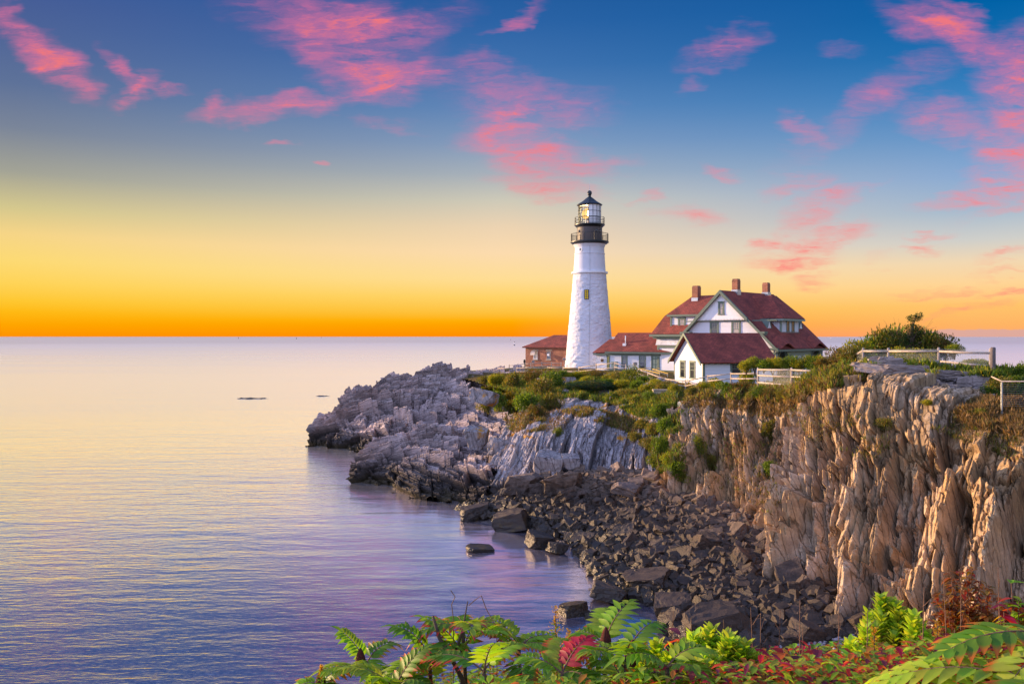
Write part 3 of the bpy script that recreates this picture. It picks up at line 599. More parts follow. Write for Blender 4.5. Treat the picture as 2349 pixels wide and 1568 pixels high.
class TPS:
    def __init__(s, pts, lam=0.02):
        s.p = np.array([p[:2] for p in pts], float); z = np.array([p[2] for p in pts], float); n = len(z)
        K = s.k(np.linalg.norm(s.p[:, None] - s.p[None], axis=2)) + lam * np.eye(n) * 100
        A = np.zeros((n + 3, n + 3)); A[:n, :n] = K; A[:n, n] = 1; A[:n, n + 1:] = s.p; A[n, :n] = 1; A[n + 1:, :n] = s.p.T
        s.w = np.linalg.solve(A, np.concatenate([z, [0, 0, 0]]))
    def k(s, r): return np.where(r > 1e-9, r * r * np.log(np.maximum(r, 1e-9)), 0)
    def __call__(s, x, y):
        q = np.stack([np.ravel(x), np.ravel(y)], 1); r = np.linalg.norm(q[:, None] - s.p[None], axis=2); n = len(s.p)
        return (s.k(r) @ s.w[:n] + s.w[n] + q @ s.w[n + 1:]).reshape(np.shape(x))
def inside(poly, x, y):
    c = np.zeros(np.shape(x), bool); j = len(poly) - 1
    for i in range(len(poly)):
        (xi, yi), (xj, yj) = poly[i], poly[j]
        c ^= ((yi > y) != (yj > y)) & (x < (xj - xi) * (y - yi) / (yj - yi + 1e-12) + xi); j = i
    return c
def sdist(poly, x, y):
    """distance to an open polyline"""
    best = np.full(np.shape(x), 1e9)
    for (x0, y0), (x1, y1) in zip(poly[:-1], poly[1:]):
        dx_, dy_ = x1 - x0, y1 - y0; t = np.clip(((x - x0) * dx_ + (y - y0) * dy_) / (dx_ * dx_ + dy_ * dy_), 0, 1)
        best = np.minimum(best, np.hypot(x - x0 - t * dx_, y - y0 - t * dy_))
    return best
def masked_grid(name, x0, x1, y0, y1, st, zf, mask, mat, kind='structure', ter=True):
    xs = np.arange(x0, x1 + st, st); ys = np.arange(y0, y1 + st, st); X, Y = np.meshgrid(xs, ys); Z = zf(X, Y)
    V = np.stack([X, Y, Z], 2).reshape(-1, 3); F = grid_faces(len(ys), len(xs)); mk = mask(X, Y).ravel()
    F = F[mk[F].all(1)]; us, inv = np.unique(F, return_inverse=True); V = V[us]; F = inv.reshape(F.shape)
    o = np_obj(name, V, F, mat, smooth=True); tag(o, kind=kind)
    if ter: TERR.append((V, F))
    return o
LAND = [(-12, 114), (-7, 103), (-3, 92), (2, 80), (7, 72), (12.6, 63), (14.6, 58.5), (17.0, 52.0), (17.9, 49.2), (18.0, 47.5), (19.2, 43.8), (21.4, 38.6), (23.2, 34.4), (27.6, 30.6), (45, 14), (95, 14), (95, 145), (-9, 140), (-6, 126)]
tz = TPS(SPOT)
masked_grid('headland_ground', -12, 95, 14, 145, 0.5, lambda x, y: tz(x, y) + 0.25 * fbm(x * .5, y * .5, 3) - 0.1, lambda x, y: inside(LAND, x, y), M['ground'])
# --- cove beach under the boulders
BSP = [(-3.6, 57.5, -0.5), (-3, 52, -.1), (.7, 48.6, -.1), (2.9, 45.6, -.1), (3.6, 39, -.1), (3.6, 36.4, -.1), (6.2, 34.7, -.1), (5.8, 32, -.1), (5.0, 29, -.1), (5, 25, -.1), (-6, 50, -1), (-2, 42, -1), (0, 34, -1), (1, 26, -1.2),
       (0, 55.5, 0.9), (2.2, 53.8, 1.6), (4.6, 52.8, 2.1), (8.2, 52, 2.3), (11.3, 45, 2.0), (12.8, 40, 1.8), (12.7, 35, 1.4), (12.9, 30.5, 1.1), (14.2, 26.5, 1.2), (16, 24, 1.6), (10, 40, 1.2), (9, 34, .7), (8, 46, 1.3), (5, 49, 1.0), (10, 27, .6), (9, 22, .8), (20, 24, 2), (16, 45, 2.2), (13, 55, 2.2), (0, 62, 1.8), (6, 58, 2.0)]
bz = TPS(BSP)
masked_grid('cove_beach', -6, 20, 20, 62, 0.2, lambda x, y: np.minimum(bz(x, y), 2.3) + 0.35 * fbm(x * .8, y * .8, 6), lambda x, y: x > -7, M['beach'])
# --- the bank the viewer stands on
EDGE = [(-60, 2.0), (-10, 4.6), (-3, 6.3), (3, 7.4), (8, 8.6), (14, 12), (20, 17), (27, 24), (34, 24)]
def bank_z(x, y):
    base = 10.4 - 0.25 * np.maximum(y, 0.0) + 0.02 * x + 0.2 * fbm(x * .7, y * .7, 12)
    ex = np.interp(x, [p[0] for p in EDGE], [p[1] for p in EDGE])
    base = np.where(y > ex, base - (y - ex) * 1.9, base)
    return np.maximum(base, np.where(x > 12, 0.3, -1.5))
masked_grid('near_bank', -40, 40, -40, 24, 0.4, bank_z, lambda x, y: y < 60, M['ground'])
# --- the sea: one sheet to the horizon
R_ = 60000.0
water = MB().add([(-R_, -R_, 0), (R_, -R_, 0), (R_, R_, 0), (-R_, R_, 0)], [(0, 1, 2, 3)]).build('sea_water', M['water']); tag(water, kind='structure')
seab = MB().add([(-R_, -R_, -6), (R_, -R_, -6), (R_, R_, -6), (-R_, R_, -6)], [(0, 1, 2, 3)]).build('seabed', M['ground']); tag(seab, kind='structure')
# ray casting onto the land, to stand plants and stones on it
_bv = []
for V, F in TERR:
    _bv.append(BVHTree.FromPolygons([tuple(p) for p in V.tolist()], [tuple(f) for f in F.tolist()]))
def cast(o, d, far=1e6):
    best = None
    for b in _bv:
        h = b.ray_cast(Vector(o), Vector(d).normalized())
        if h[0] is not None and h[3] < far: far = h[3]; best = h
    return best
def land(x, y, top=40.0):
    h = cast((x, y, top), (0, 0, -1)); return h[0].z if h else None
def hit(ux, uy):
    return cast((0, 0, EYE), (at(ux, uy, 10.0) - Vector((0, 0, EYE))))
# ------------------------------------------------------------------ the lighthouse
def arch_pts(cx, zc, r, n=9, a0=180, a1=0):
    return [(cx + r * math.cos(R(a0 + (a1 - a0) * k / (n - 1))), zc + r * math.sin(R(a0 + (a1 - a0) * k / (n - 1)))) for k in range(n)]
LX, LY = (1352.5 - CX) * 110 / FU, 110.0
lh = tag(empty('lighthouse', (LX * 118 / 110, 118.0, 12 - 5.1 * 118 / 110)), 'tall white lighthouse tower with dark lantern room and lit lamp', 'lighthouse')
Z0 = 6.9; lh.scale = (118 / 110,) * 3
def lz(z): return z - Z0
tw = MB(); n = 96; prof = [(3.62, 6.4), (3.46, 7.3), (3.05, 12.0), (2.62, 16.6), (2.26, 20.75)]
rws = []
for k in range(61):                                   # rubble lower tower: uneven courses
    z = 6.4 + (20.75 - 6.4) * k / 60
    r0 = float(np.interp(z, [p[1] for p in prof], [p[0] for p in prof])); rws.append((r0, z))
vs = []; fs = []
for k, (r0, z) in enumerate(rws):
    for i in range(n):
        a = 2 * math.pi * i / n
        rr = r0 + 0.10 * float(fbm(np.array(i * 0.55), np.array(z * 2.6), 8, 3)) + 0.05 * (float(hsh(np.array(i // 3 + int(z / .45) * 7), np.array(int(z / .45)), 3)) - .5)
        vs.append((rr * math.cos(a), rr * math.sin(a), lz(z)))
for k in range(60):
    for i in range(n): fs.append((k * n + i, k * n + (i + 1) % n, (k + 1) * n + (i + 1) % n, (k + 1) * n + i))
tw.add(vs, fs, True).build('stone_tower', M['white_stone'], lh)
MB().lathe([(2.24, lz(20.7)), (2.52, lz(20.74)), (2.52, lz(20.98)), (2.2, lz(21.06))], 64).build('string_course', M['white'], lh)
MB().lathe([(2.22, lz(21.0)), (2.07, lz(23.4)), (2.13, lz(23.42)), (2.13, lz(23.52)), (2.05, lz(23.54)), (2.02, lz(24.35)), (2.08, lz(24.38)), (2.08, lz(24.5)), (2.14, lz(24.55)), (2.16, lz(24.7)), (2.32, lz(24.85)), (1.0, lz(24.87))], 64).build('upper_tower', M['white_brick'], lh)
MB().lathe([(2.30, lz(24.8)), (2.45, lz(24.88)), (2.62, lz(25.02)), (2.66, lz(25.04)), (2.66, lz(25.16)), (1.6, lz(25.17))], 64).build('gallery_deck', M['black'], lh)
wr = MB().lathe([(1.75, lz(25.15)), (1.74, lz(27.1)), (1.82, lz(27.2)), (1.1, lz(27.21))], 48).build('watch_room', M['brown_paint'], lh)
for a in (-150, -62, -40):
    Mx = Matrix.Rotation(R(a), 4, 'Z') @ Matrix.Translation((1.74, 0, lz(26.55)))
    MB(Mx).tube((-.05, 0, 0), (0.05, 0, 0), 0.16, 0.16, 14).build('porthole', M['pane'], wr)
MB().lathe([(1.80, lz(27.15)), (1.95, lz(27.3)), (2.08, lz(27.42)), (2.11, lz(27.44)), (2.11, lz(27.56)), (1.2, lz(27.57))], 48).build('lantern_deck', M['black'], lh)
def rail(name, r, z0, h, nb, rings, tb, nposts):
    m = MB()
    for q in rings: m.ring(r, lz(z0 + h * q), tb, 48)
    for k in range(nb):
        a = 2 * math.pi * k / nb; m.tube((r * math.cos(a), r * math.sin(a), lz(z0)), (r * math.cos(a), r * math.sin(a), lz(z0 + h)), 0.014, 0.014, 4)
    for k in range(nposts):
        a = 2 * math.pi * (k + .3) / nposts; m.tube((r * math.cos(a), r * math.sin(a), lz(z0)), (r * math.cos(a), r * math.sin(a), lz(z0 + h + .1)), 0.03, 0.03, 5)
    m.build(name, M['black'], lh)
rail('gallery_railing', 2.58, 25.1, 1.12, 72, (1.0, 0.06), 0.028, 12)
rail('lantern_railing', 2.06, 27.5, 0.98, 20, (1.0, 0.55, 0.2), 0.024, 10)
NP = 16
def lant(a, r): return (r * math.cos(a), r * math.sin(a))
bars = MB(); r = 1.56; z0, z1 = 27.56, 30.25
for k in range(NP):
    a = 2 * math.pi * (k + .5) / NP; x, y = lant(a, r); bars.tube((x, y, lz(z0)), (x, y, lz(z1)), 0.035, 0.035, 5)
for z in (z0 + .04, z0 + .95, z0 + 1.78, z1 - .03):
    for k in range(NP):
        p = lant(2 * math.pi * (k + .5) / NP, r); q = lant(2 * math.pi * (k + 1.5) / NP, r); bars.tube((p[0], p[1], lz(z)), (q[0], q[1], lz(z)), 0.03, 0.03, 5)
lr = bars.build('lantern_frame', M['black'], lh)
gl = MB(); wp = MB()
for k in range(NP):
    am = math.degrees(2 * math.pi * (k + 1.0) / NP) % 360
    p = lant(2 * math.pi * (k + .5) / NP, r - .01); q = lant(2 * math.pi * (k + 1.5) / NP, r - .01)
    tgt = wp if 262 < am < 352 else gl
    tgt.poly([(p[0], p[1], lz(z0)), (q[0], q[1], lz(z0)), (q[0], q[1], lz(z1)), (p[0], p[1], lz(z1))])
gl.build('lantern_glass', M['clear'], lh); wp.build('blank_panel', M['white'], lh)
MB().lathe([(0.35, lz(28.3)), (0.72, lz(28.6)), (0.82, lz(29.05)), (0.72, lz(29.5)), (0.35, lz(29.8))], 20, c=(-.25, .1)).build('lens_glow_dome', M['lens'], lh)  # amber dome added to spread a warm glow across the panes
pl = bpy.data.lights.new('beacon_light', 'POINT'); plo = bpy.data.objects.new('beacon_light', pl); COL.objects.link(plo); plo.parent = lh; plo.location = (.45, -.95, lz(29.0)); pl.energy = 60; pl.color = (1.0, .72, .3); pl.shadow_soft_size = .15
MB().lathe([(1.5, lz(30.12)), (.02, lz(30.14))], 24).build('lantern_ceiling', M['white'], lh)
MB().lathe([(0.25, lz(27.6)), (0.25, lz(28.2)), (0.55, lz(28.3)), (0.5, lz(28.45))], 20).build('lamp_pedestal', M['bronze'], lh)
MB().lathe([(0.02, lz(28.46)), (0.26, lz(28.6)), (0.27, lz(28.95)), (0.2, lz(29.3)), (0.02, lz(29.42))], 20, c=(-.12, -.98)).build('beacon_lamp', M['lamp'], lh)
MB().lathe([(1.74, lz(30.2)), (1.8, lz(30.3)), (1.05, lz(30.75)), (0.42, lz(31.28)), (0.36, lz(31.3))], NP, a0=math.pi / NP, smooth=False).add([lant(2 * math.pi * (k + .5) / NP, 1.74) + (lz(30.2),) for k in range(NP)], [list(range(NP - 1, -1, -1))]).build('lantern_roof', M['iron_roof'], lh)
MB().lathe([(0.40, lz(31.25)), (0.30, lz(31.36)), (0.19, lz(31.45)), (0.22, lz(31.6)), (0.17, lz(31.64)), (0.27, lz(31.72)), (0.33, lz(31.95)), (0.27, lz(32.18)), (0.10, lz(32.3)), (0.02, lz(32.32))], 20).build('ventilator_ball', M['iron_roof'], lh)
MB().tube((0, 0, lz(32.2)), (0, 0, lz(33.75)), 0.03, 0.012, 6).build('lightning_rod', M['steel'], lh)
def tower_frame(ux, z):
    """frame on the tower skin facing the viewer at a sideways offset"""
    rr = float(np.interp(z, [6.4, 12, 20.75, 24.5], [3.6, 3.05, 2.26, 2.04])); off = (ux - 1352.5) * 107 / FU
    a = math.asin(off / rr); return Matrix.Translation((rr * math.sin(a), -rr * math.cos(a), lz(z))) @ Matrix.Rotation(a, 4, 'Z')
tm = tower_frame(1341.5, 17.75)
wf = MB(tm)
for b in ((-.30, -.22, -.12, .12, -.66, .66), (.22, .30, -.12, .12, -.66, .66), (-.22, .22, -.12, .12, .58, .66), (-.22, .22, -.12, .12, -.66, -.58)): wf.box(*b)
wfo = wf.build('tower_window', M['black'], lh)
MB(tm).box(-.22, .22, -.06, .0, -.58, .58).build('glow_pane', M['glow_pane'], wfo)  # pane emits the colour of the sky beyond
mu = MB(tm); mu.box(-.03, .03, -.085, -.06, -.58, .58)
for z in (-.3, 0, .3): mu.box(-.22, .22, -.09, -.06, z - .035, z + .035)
mu.build('muntin', M['black'], wfo)
tm = tower_frame(1329.5, 23.95) @ Matrix.Rotation(R(90), 4, 'X')
MB(tm).lathe([(0.16, -.1), (0.16, .09), (0.30, .09), (0.30, -.1)], 20).build('round_window', M['white'], lh)
MB(tm).tube((0, 0, -.05), (0, 0, .03), 0.17, 0.17, 16).build('round_pane', M['pane_pale'], lh)
cb = MB(); pth = []
for z in np.linspace(7.3, 24.7, 24):
    m_ = tower_frame(1349.5 - (z < 20.8) * (20.8 - z) * 0.32, z); p = m_ @ Vector((0, -.05, 0)); pth.append((p.x, p.y, p.z))
cb.path(pth, 0.022, 5).build('lightning_cable', M['steel'], lh)
# ------------------------------------------------------------------ building helpers
def window(parent, F, w, h, frame, pane, rows=2, cols=2, cap=True, t=0.13, name='window'):
    """F: matrix whose X runs along the wall, Y points into the wall, Z up; origin at the middle of the opening"""
    m = MB(F); a, b = w / 2, h / 2
    m.box(-a - t, -a, -.07, .05, -b, b); m.box(a, a + t, -.07, .05, -b, b)
    m.box(-a - t, a + t, -.08, .05, b, b + t); m.box(-a - t - .04, a + t + .04, -.11, .05, -b - .1, -b)
    if cap: m.box(-a - t - .06, a + t + .06, -.14, .05, b + t, b + t + .07)
    o = m.build(name, frame, parent)
    MB(F).box(-a, a, -.022, .02, -b, b).build('pane', pane, o)
    q = MB(F); q.box(-a, a, -.055, -.022, -.03, .03); q.box(-a, -a + .035, -.05, -.022, -b, b); q.box(a - .035, a, -.05, -.022, -b, b)
    for k in range(1, cols): x = -a + w * k / cols; q.box(x - .018, x + .018, -.045, -.022, .03, b)
    for k in range(1, rows): z = .03 + (b - .03) * k / rows; q.box(-a, a, -.044, -.022, z - .018, z + .018)
    q.build('sash', frame, o); return o
def wallF(origin, xdir, inward):
    x = Vector(xdir).normalized(); y = Vector(inward).normalized(); z = Vector((0, 0, 1))
    return Matrix(((x.x, y.x, z.x, origin[0]), (x.y, y.y, z.y, origin[1]), (x.z, y.z, z.z, origin[2]), (0, 0, 0, 1)))
def frontF(a, b, z): return wallF((a, b, z), (1, 0, 0), (0, 1, 0))          # wall facing local -Y
def leftF(a, b, z): return wallF((a, b, z), (0, -1, 0), (1, 0, 0))           # wall facing local -X
def rightF(a, b, z): return wallF((a, b, z), (0, 1, 0), (-1, 0, 0))          # wall facing local +X
# ------------------------------------------------------------------ keeper's house
HX, HYY, HZ = 25.2, 95.0, 7.3
hs = tag(empty('keepers_house', (HX, HYY, HZ), R(-45)), "large white keeper's house with steep red gable roofs and three chimneys", 'house')
def z_(z): return z - HZ
RID = 17.57; SL_ = 0.958
# walls: front block, left wing
wl = MB()
wl.poly([(-5.0, .25, 0), (6.9, .25, 0), (6.9, .25, z_(10.75)), (3.0, .25, z_(14.2)), (-3.0, .25, z_(14.2)), (-5.0, .25, z_(12.6))])
wl.poly([(6.9, 12.4, 0), (-5.0, 12.4, 0), (-5.0, 12.4, z_(12.5)), (0, 12.4, z_(17.3)), (6.9, 12.4, z_(10.75))])
wl.poly([(-11.2, 3.0, 0), (-4.9, 3.0, 0), (-4.9, 3.0, z_(10.75)), (-11.2, 3.0, z_(10.75))])
wl.poly([(-11.2, 11, 0), (-11.2, 3.0, 0), (-11.2, 3.0, z_(10.75)), (-11.2, 11, z_(10.75))])
wl.poly([(-5.0, 3.0, 0), (-5.0, .25, 0), (-5.0, .25, z_(12.6)), (-5.0, 3.0, z_(12.6))])
wl.poly([(-5.0, 11, 0), (-11.2, 11, 0), (-11.2, 11, z_(12.4)), (-5.0, 11, z_(12.4))])
wl.build('wall', M['clapboard'], hs)
ug = MB().slab([(-3.45, -.12, z_(14.1)), (3.45, -.12, z_(14.1)), (0, -.12, z_(17.4))], .4)
for k in range(34):                                                      # scalloped lower edge of the upper gable
    x = -3.3 + 6.6 * k / 33; ug.slab([(x - .07, -.12, z_(14.1)), (x - .05, -.12, z_(13.98)), (x, -.12, z_(13.94)), (x + .05, -.12, z_(13.98)), (x + .07, -.12, z_(14.1))], .3)
ug.build('upper_gable', M['white'], hs)
fb = MB()                                                                # flared shingle band of the wing
fb.slab([(-11.45, 2.78, z_(10.9)), (-4.9, 2.78, z_(10.9)), (-4.9, 2.95, z_(12.35)), (-11.25, 2.95, z_(12.35))], .12)
fb.slab([(-11.45, 11, z_(10.9)), (-11.45, 2.78, z_(10.9)), (-11.25, 2.95, z_(12.35)), (-11.25, 11, z_(12.35))], .12)
fb.build('shingle_band', M['shingle_wall'], hs)
MB().box(-11.25, -4.7, 2.9, 11, -.9, .0).box(-5, 6.9, .15, 12.4, -.9, .02).build('foundation', M['stone_base'], hs)
# roofs
T_ = .22
rf = MB()
rf.slab([(0, -.45, z_(RID)), (7.25, -.45, z_(RID - SL_ * 7.25)), (7.25, 13.1, z_(RID - SL_ * 7.25)), (0, 13.1, z_(RID))], T_)
rf.slab([(0, 13.1, z_(RID)), (-5.2, 13.1, z_(RID - SL_ * 5.2)), (-5.2, -.45, z_(RID - SL_ * 5.2)), (0, -.45, z_(RID))], T_)
rf.build('roof', M['roof'], hs)
wz = 17.45
E = [(-11.95, 2.35, 12.35), (-11.95, 11.65, 12.35)]; B = [(-10.7, 3.75, 14.75), (-10.7, 10.25, 14.75)]; Rg = (-8.4, 7.0, wz)
g = lambda p: (p[0], p[1], z_(p[2]))
wr_ = MB()
wr_.slab([g(E[0]), g((-4.2, 2.35, 12.35)), g((-4.2, 3.75, 14.75)), g(B[0])], T_)
wr_.slab([g(B[0]), g((-2.5, 3.75, 14.75)), g((-.3, 7, wz)), g(Rg)], T_)
wr_.slab([g(E[1]), g(E[0]), g(B[0]), g(B[1])], T_); wr_.slab([g(B[1]), g(B[0]), g(Rg)], T_)
wr_.slab([g(B[1]), g(Rg), g((0, 7, wz)), g((0, 10.25, 14.75))], T_); wr_.slab([g(E[1]), g(B[1]), g((0, 10.25, 14.75)), g((0, 11.65, 12.35))], T_)
wing_roof = wr_.build('wing_roof', M['roof'], hs)
# trim
tr = MB()
def rake(a0, z0, a1, z1, y, w=.34, t=.3):
    tr.slab([(a0, y, z_(z0)), (a1, y, z_(z1)), (a1, y, z_(z1 - w * 1.38)), (a0, y, z_(z0 - w * 1.38))] if a1 < a0 else [(a0, y, z_(z0 - w * 1.38)), (a1, y, z_(z1 - w * 1.38)), (a1, y, z_(z1)), (a0, y, z_(z0))], t)
rake(0, RID + .02, 3.55, RID - SL_ * 3.55 + .02, -.55); rake(0, RID + .02, -3.55, RID - SL_ * 3.55 + .02, -.55)
rake(3.3, RID - SL_ * 3.3, 7.2, RID - SL_ * 7.2, -.47, .30, .5); rake(-3.3, RID - SL_ * 3.3, -5.2, RID - SL_ * 5.2, -.47, .30, .5)
for sx in (1, -1):
    a0, a1 = (5.0, 5.75) if sx > 0 else (-5.6, -4.2)
    tr.box(a0, a1, -.5, .3, z_(12.35), z_(12.6)); tr.box(a0 + .1, a1 - .1, -.35, .3, z_(12.1), z_(12.34))
tr.box(6.0, 7.3, -.5, .3, z_(10.5), z_(10.7)); tr.box(6.3, 7.0, -.3, .3, z_(10.0), z_(10.2))
tr.box(-5.1, 6.9, .12, .3, z_(13.82), z_(13.95))
tr.box(-12.05, -4.6, 2.15, 2.5, z_(12.0), z_(12.3)); tr.box(-11.7, -4.6, 2.5, 2.95, z_(11.75), z_(12.0)); tr.box(-12.05, -11.7, 2.5, 11.6, z_(12.0), z_(12.3))
tr.box(-11.3, -4.8, 2.88, 3.05, z_(10.55), z_(10.85)); tr.box(-11.32, -11.0, 2.9, 3.1, 0, z_(10.55)); tr.box(-11.32, -4.8, 2.88, 3.05, -.05, .28)
tr.box(7.1, 7.4, -.5, 13.1, z_(10.3), z_(10.55)); tr.box(4.2, 4.3, .15, .3, 0, z_(12.3))
tr.build('green_trim', M['green'], hs)
# windows of the front gable
window(hs, frontF(.0, -.12, z_(15.35)), .42, 1.25, M['green'], M['pane_pale'], 1, 1, t=.2)
window(hs, frontF(-1.15, .25, z_(12.9)), .82, 1.6, M['green'], M['pane'], 3, 3, t=.2); window(hs, frontF(1.75, .25, z_(12.9)), .82, 1.6, M['green'], M['pane_pale'], 3, 3, t=.2)
# dormer of the left wing
dm = MB(); dm.poly([(-9.1, 3.05, z_(12.85)), (-3.4, 3.05, z_(12.85)), (-3.4, 3.05, z_(14.75)), (-9.1, 3.05, z_(14.75))]); dm.poly([(-9.1, 5, z_(14.75)), (-9.1, 3.05, z_(12.85)), (-9.1, 3.05, z_(14.75))])
dw = dm.build('wing_dormer', M['clapboard'], hs)
dt = MB(); dt.box(-9.6, -3.0, 2.6, 3.2, z_(14.62), z_(14.86)); dt.box(-9.3, -9.05, 2.95, 3.2, z_(12.85), z_(14.62)); dt.box(-9.4, -3.2, 2.9, 3.1, z_(12.72), z_(12.86)); dt.build('dormer_trim', M['green'], dw)
window(dw, frontF(-7.55, 3.05, z_(13.72)), .72, 1.0, M['green'], M['pane_pale'], 1, 2, t=.22); window(dw, frontF(-5.0, 3.05, z_(13.72)), .72, 1.0, M['green'], M['pane'], 1, 2, t=.22)
# hipped dormer on the right slope
hd = MB(); hd.poly([(5.2, 4.6, z_(12.5)), (5.2, 9.3, z_(12.5)), (5.2, 9.3, z_(14.2)), (5.2, 4.6, z_(14.2))]); hd.poly([(3.5, 4.6, z_(14.2)), (5.2, 4.6, z_(12.55)), (5.2, 4.6, z_(14.2))]); hd.poly([(5.2, 9.3, z_(12.55)), (3.5, 9.3, z_(14.2)), (5.2, 9.3, z_(14.2))])
hdw = hd.build('hipped_dormer', M['clapboard'], hs)
E1, E2, T1, T2 = (5.75, 4.05, 14.22), (5.75, 9.85, 14.22), (3.0, 6.5, 17.08), (3.0, 7.9, 17.08)
hr = MB(); hr.slab([g(E1), g(E2), g(T2), g(T1)], .15); hr.slab([g((3.4, 4.05, 14.25)), g(E1), g(T1), g((.35, 6.5, 17.15))], .15); hr.slab([g(E2), g((3.4, 9.85, 14.25)), g((.35, 7.9, 17.15)), g(T2)], .15); hr.slab([g(T1), g(T2), g((.35, 7.9, 17.15)), g((.35, 6.5, 17.15))], .15)
hr.build('dormer_roof', M['roof'], hdw)
ht = MB(); ht.box(5.45, 5.8, 4.0, 9.9, z_(13.9), z_(14.14)); ht.box(3.6, 5.45, 4.0, 4.3, z_(13.9), z_(14.14)); ht.box(5.1, 5.28, 4.5, 4.75, z_(12.6), z_(13.9)); ht.box(5.1, 5.3, 4.5, 9.4, z_(12.42), z_(12.55)); ht.build('dormer_trim', M['greygreen'], hdw)
for b in (6.4, 7.75): window(hdw, rightF(5.2, b, z_(13.25)), .5, 1.1, M['green'], M['pane'], 2, 1, t=.1)
for b in (2.6, 10.9):                                                     # little triangular vents
    v = MB(); v.slab([(4.75, b - .45, z_(13.0)), (4.75, b + .45, z_(13.0)), (4.75, b, z_(13.95))], 1.2); vo = v.build('roof_vent', M['white'], hs)
    v = MB(); v.slab([(4.82, b - .6, z_(12.95)), (4.82, b, z_(14.15)), (3.4, b, z_(14.15)), (4.75, b - .6, z_(12.95))], .07); v.slab([(4.82, b, z_(14.15)), (4.82, b + .6, z_(12.95)), (4.75, b + .6, z_(12.95)), (3.4, b, z_(14.15))], .07); v.build('vent_roof', M['green'], vo)
# chimneys
for (a, b, z0, z1, w) in ((-7.6, 6.6, 16.4, 18.75, .42), (0.05, 3.3, 17.0, 19.1, .37), (0.1, 10.9, 17.0, 19.0, .37)):
    c = MB(); c.box(a - w, a + w, b - w, b + w, z_(z0), z_(z1 - .35)); c.add([(a + sx * w * s, b + sy * w * s, z_(z)) for z, s in ((z1 - .35, 1.06), (z1, .86)) for sx, sy in ((-1, -1), (1, -1), (1, 1), (-1, 1))], [(0, 1, 5, 4), (1, 2, 6, 5), (2, 3, 7, 6), (3, 0, 4, 7), (4, 5, 6, 7), (3, 2, 1, 0)])
    co = c.build('chimney', M['brick'], hs)
    MB().box(a - w - .06, a + w + .06, b - w - .06, b + w + .06, z_(z0), z_(z0 + .75)).build('flashing', M['steel'], co)
# porch on the right: an arched wall under the eave
def arched(ar, b0, b1, ztop, a, th=.25):
    m = MB(); xs = set(np.linspace(b0, b1, 60).tolist())
    for c, w, zs in ar: xs |= set((c + w * math.cos(R(k))) for k in range(0, 181, 12)) | {c - w - 1e-4, c + w + 1e-4}
    xs = sorted(x for x in xs if b0 <= x <= b1)
    def bot(x):
        for c, w, zs in ar:
            if abs(x - c) <= w + 1e-6: return zs + math.sqrt(max(0, w * w - (x - c) ** 2))
        return 0.0
    for x0, x1 in zip(xs[:-1], xs[1:]):
        q0, q1 = bot(x0), bot(x1)
        m.add([(a, x0, q0), (a, x1, q1), (a, x1, ztop), (a, x0, ztop), (a - th, x0, q0), (a - th, x1, q1), (a - th, x1, ztop), (a - th, x0, ztop)], [(0, 1, 2, 3), (5, 4, 7, 6), (1, 0, 4, 5)])
    return m
pa = [(2.0, 1.25, 1.9), (4.55, .30, 2.0), (5.95, .30, 2.0), (7.35, .30, 2.0), (10.6, 1.25, 1.9)]
porch = arched(pa, 0.2, 12.4, z_(10.6), 6.75).build('porch', M['greygreen'], hs)
for c, w, zs in pa:
    m = MB(); wd = .16
    pin = [(c - w, 0)] + arch_pts(c, zs, w, 15) + [(c + w, 0)]; pout = [(c - w - wd, 0)] + arch_pts(c, zs, w + wd, 15) + [(c + w + wd, 0)]
    for k in range(len(pin) - 1): m.slab([(6.80, *pin[k]), (6.80, *pin[k + 1]), (6.80, *pout[k + 1]), (6.80, *pout[k])], -.07)
    m.build('arch_surround', M['white'] if w < .5 else M['green'], porch)
for c in (2.0, 10.6):                                                     # eyebrow hoods over the wide arches
    m = MB(); k_ = 16; pts = []
    for k in range(k_ + 1):
        u = -1 + 2 * k / k_; hgt = .62 * (math.cos(u * math.pi) * .5 + .5); pts.append((c + u * 2.1, 10.62 + hgt))
    for (b0, h0), (b1, h1) in zip(pts[:-1], pts[1:]):
        m.slab([(7.42, b0, z_(h0)), (7.42, b1, z_(h1)), (6.2, b1, z_(h1 + .95)), (6.2, b0, z_(h0 + .95))], .14)
    m.build('eyebrow_roof', M['roof'], porch)
MB().poly([(5.0, .3, 0), (5.0, 8.6, 0), (5.0, 8.6, z_(11)), (5.0, .3, z_(11))]).build('porch_back_wall', M['clapboard'], porch)
# ------------------------------------------------------------------ passage to the tower
pw = tag(empty('passage_building', (19.5, 105.0, 7.4), R(-35)), 'low white passage building with red roof linking tower and house', 'building')
q = lambda z: z - 7.4
L = -7.45
m = MB(); m.box(L, 1.6, 0, 4.2, 0, q(10.05)); m.poly([(L, 4.2, q(10.05)), (L, 0, q(10.05)), (L, 2.1, q(12.3))]); m.build('wall', M['clapboard'], pw)
m = MB(); m.slab([(L - .35, -.4, q(9.98)), (3.0, -.4, q(9.98)), (3.0, 2.1, q(12.55)), (L + .3, 2.1, q(12.55))], .16); m.slab([(3.0, 4.6, q(9.98)), (L - .35, 4.6, q(9.98)), (L + .3, 2.1, q(12.55)), (3.0, 2.1, q(12.55))], .16); m.slab([(L - .35, 4.6, q(9.98)), (L - .35, -.4, q(9.98)), (L + .3, 2.1, q(12.55))], .1)
pr = m.build('roof', M['roof'], pw)
m = MB(); m.tube((-5.3, .75, q(11.0)), (-5.3, .75, q(12.15)), .07, .07, 8); m.box(-5.55, -5.05, .35, 1.0, q(10.75), q(11.1)); m.build('vent_pipe', M['white'], pr)
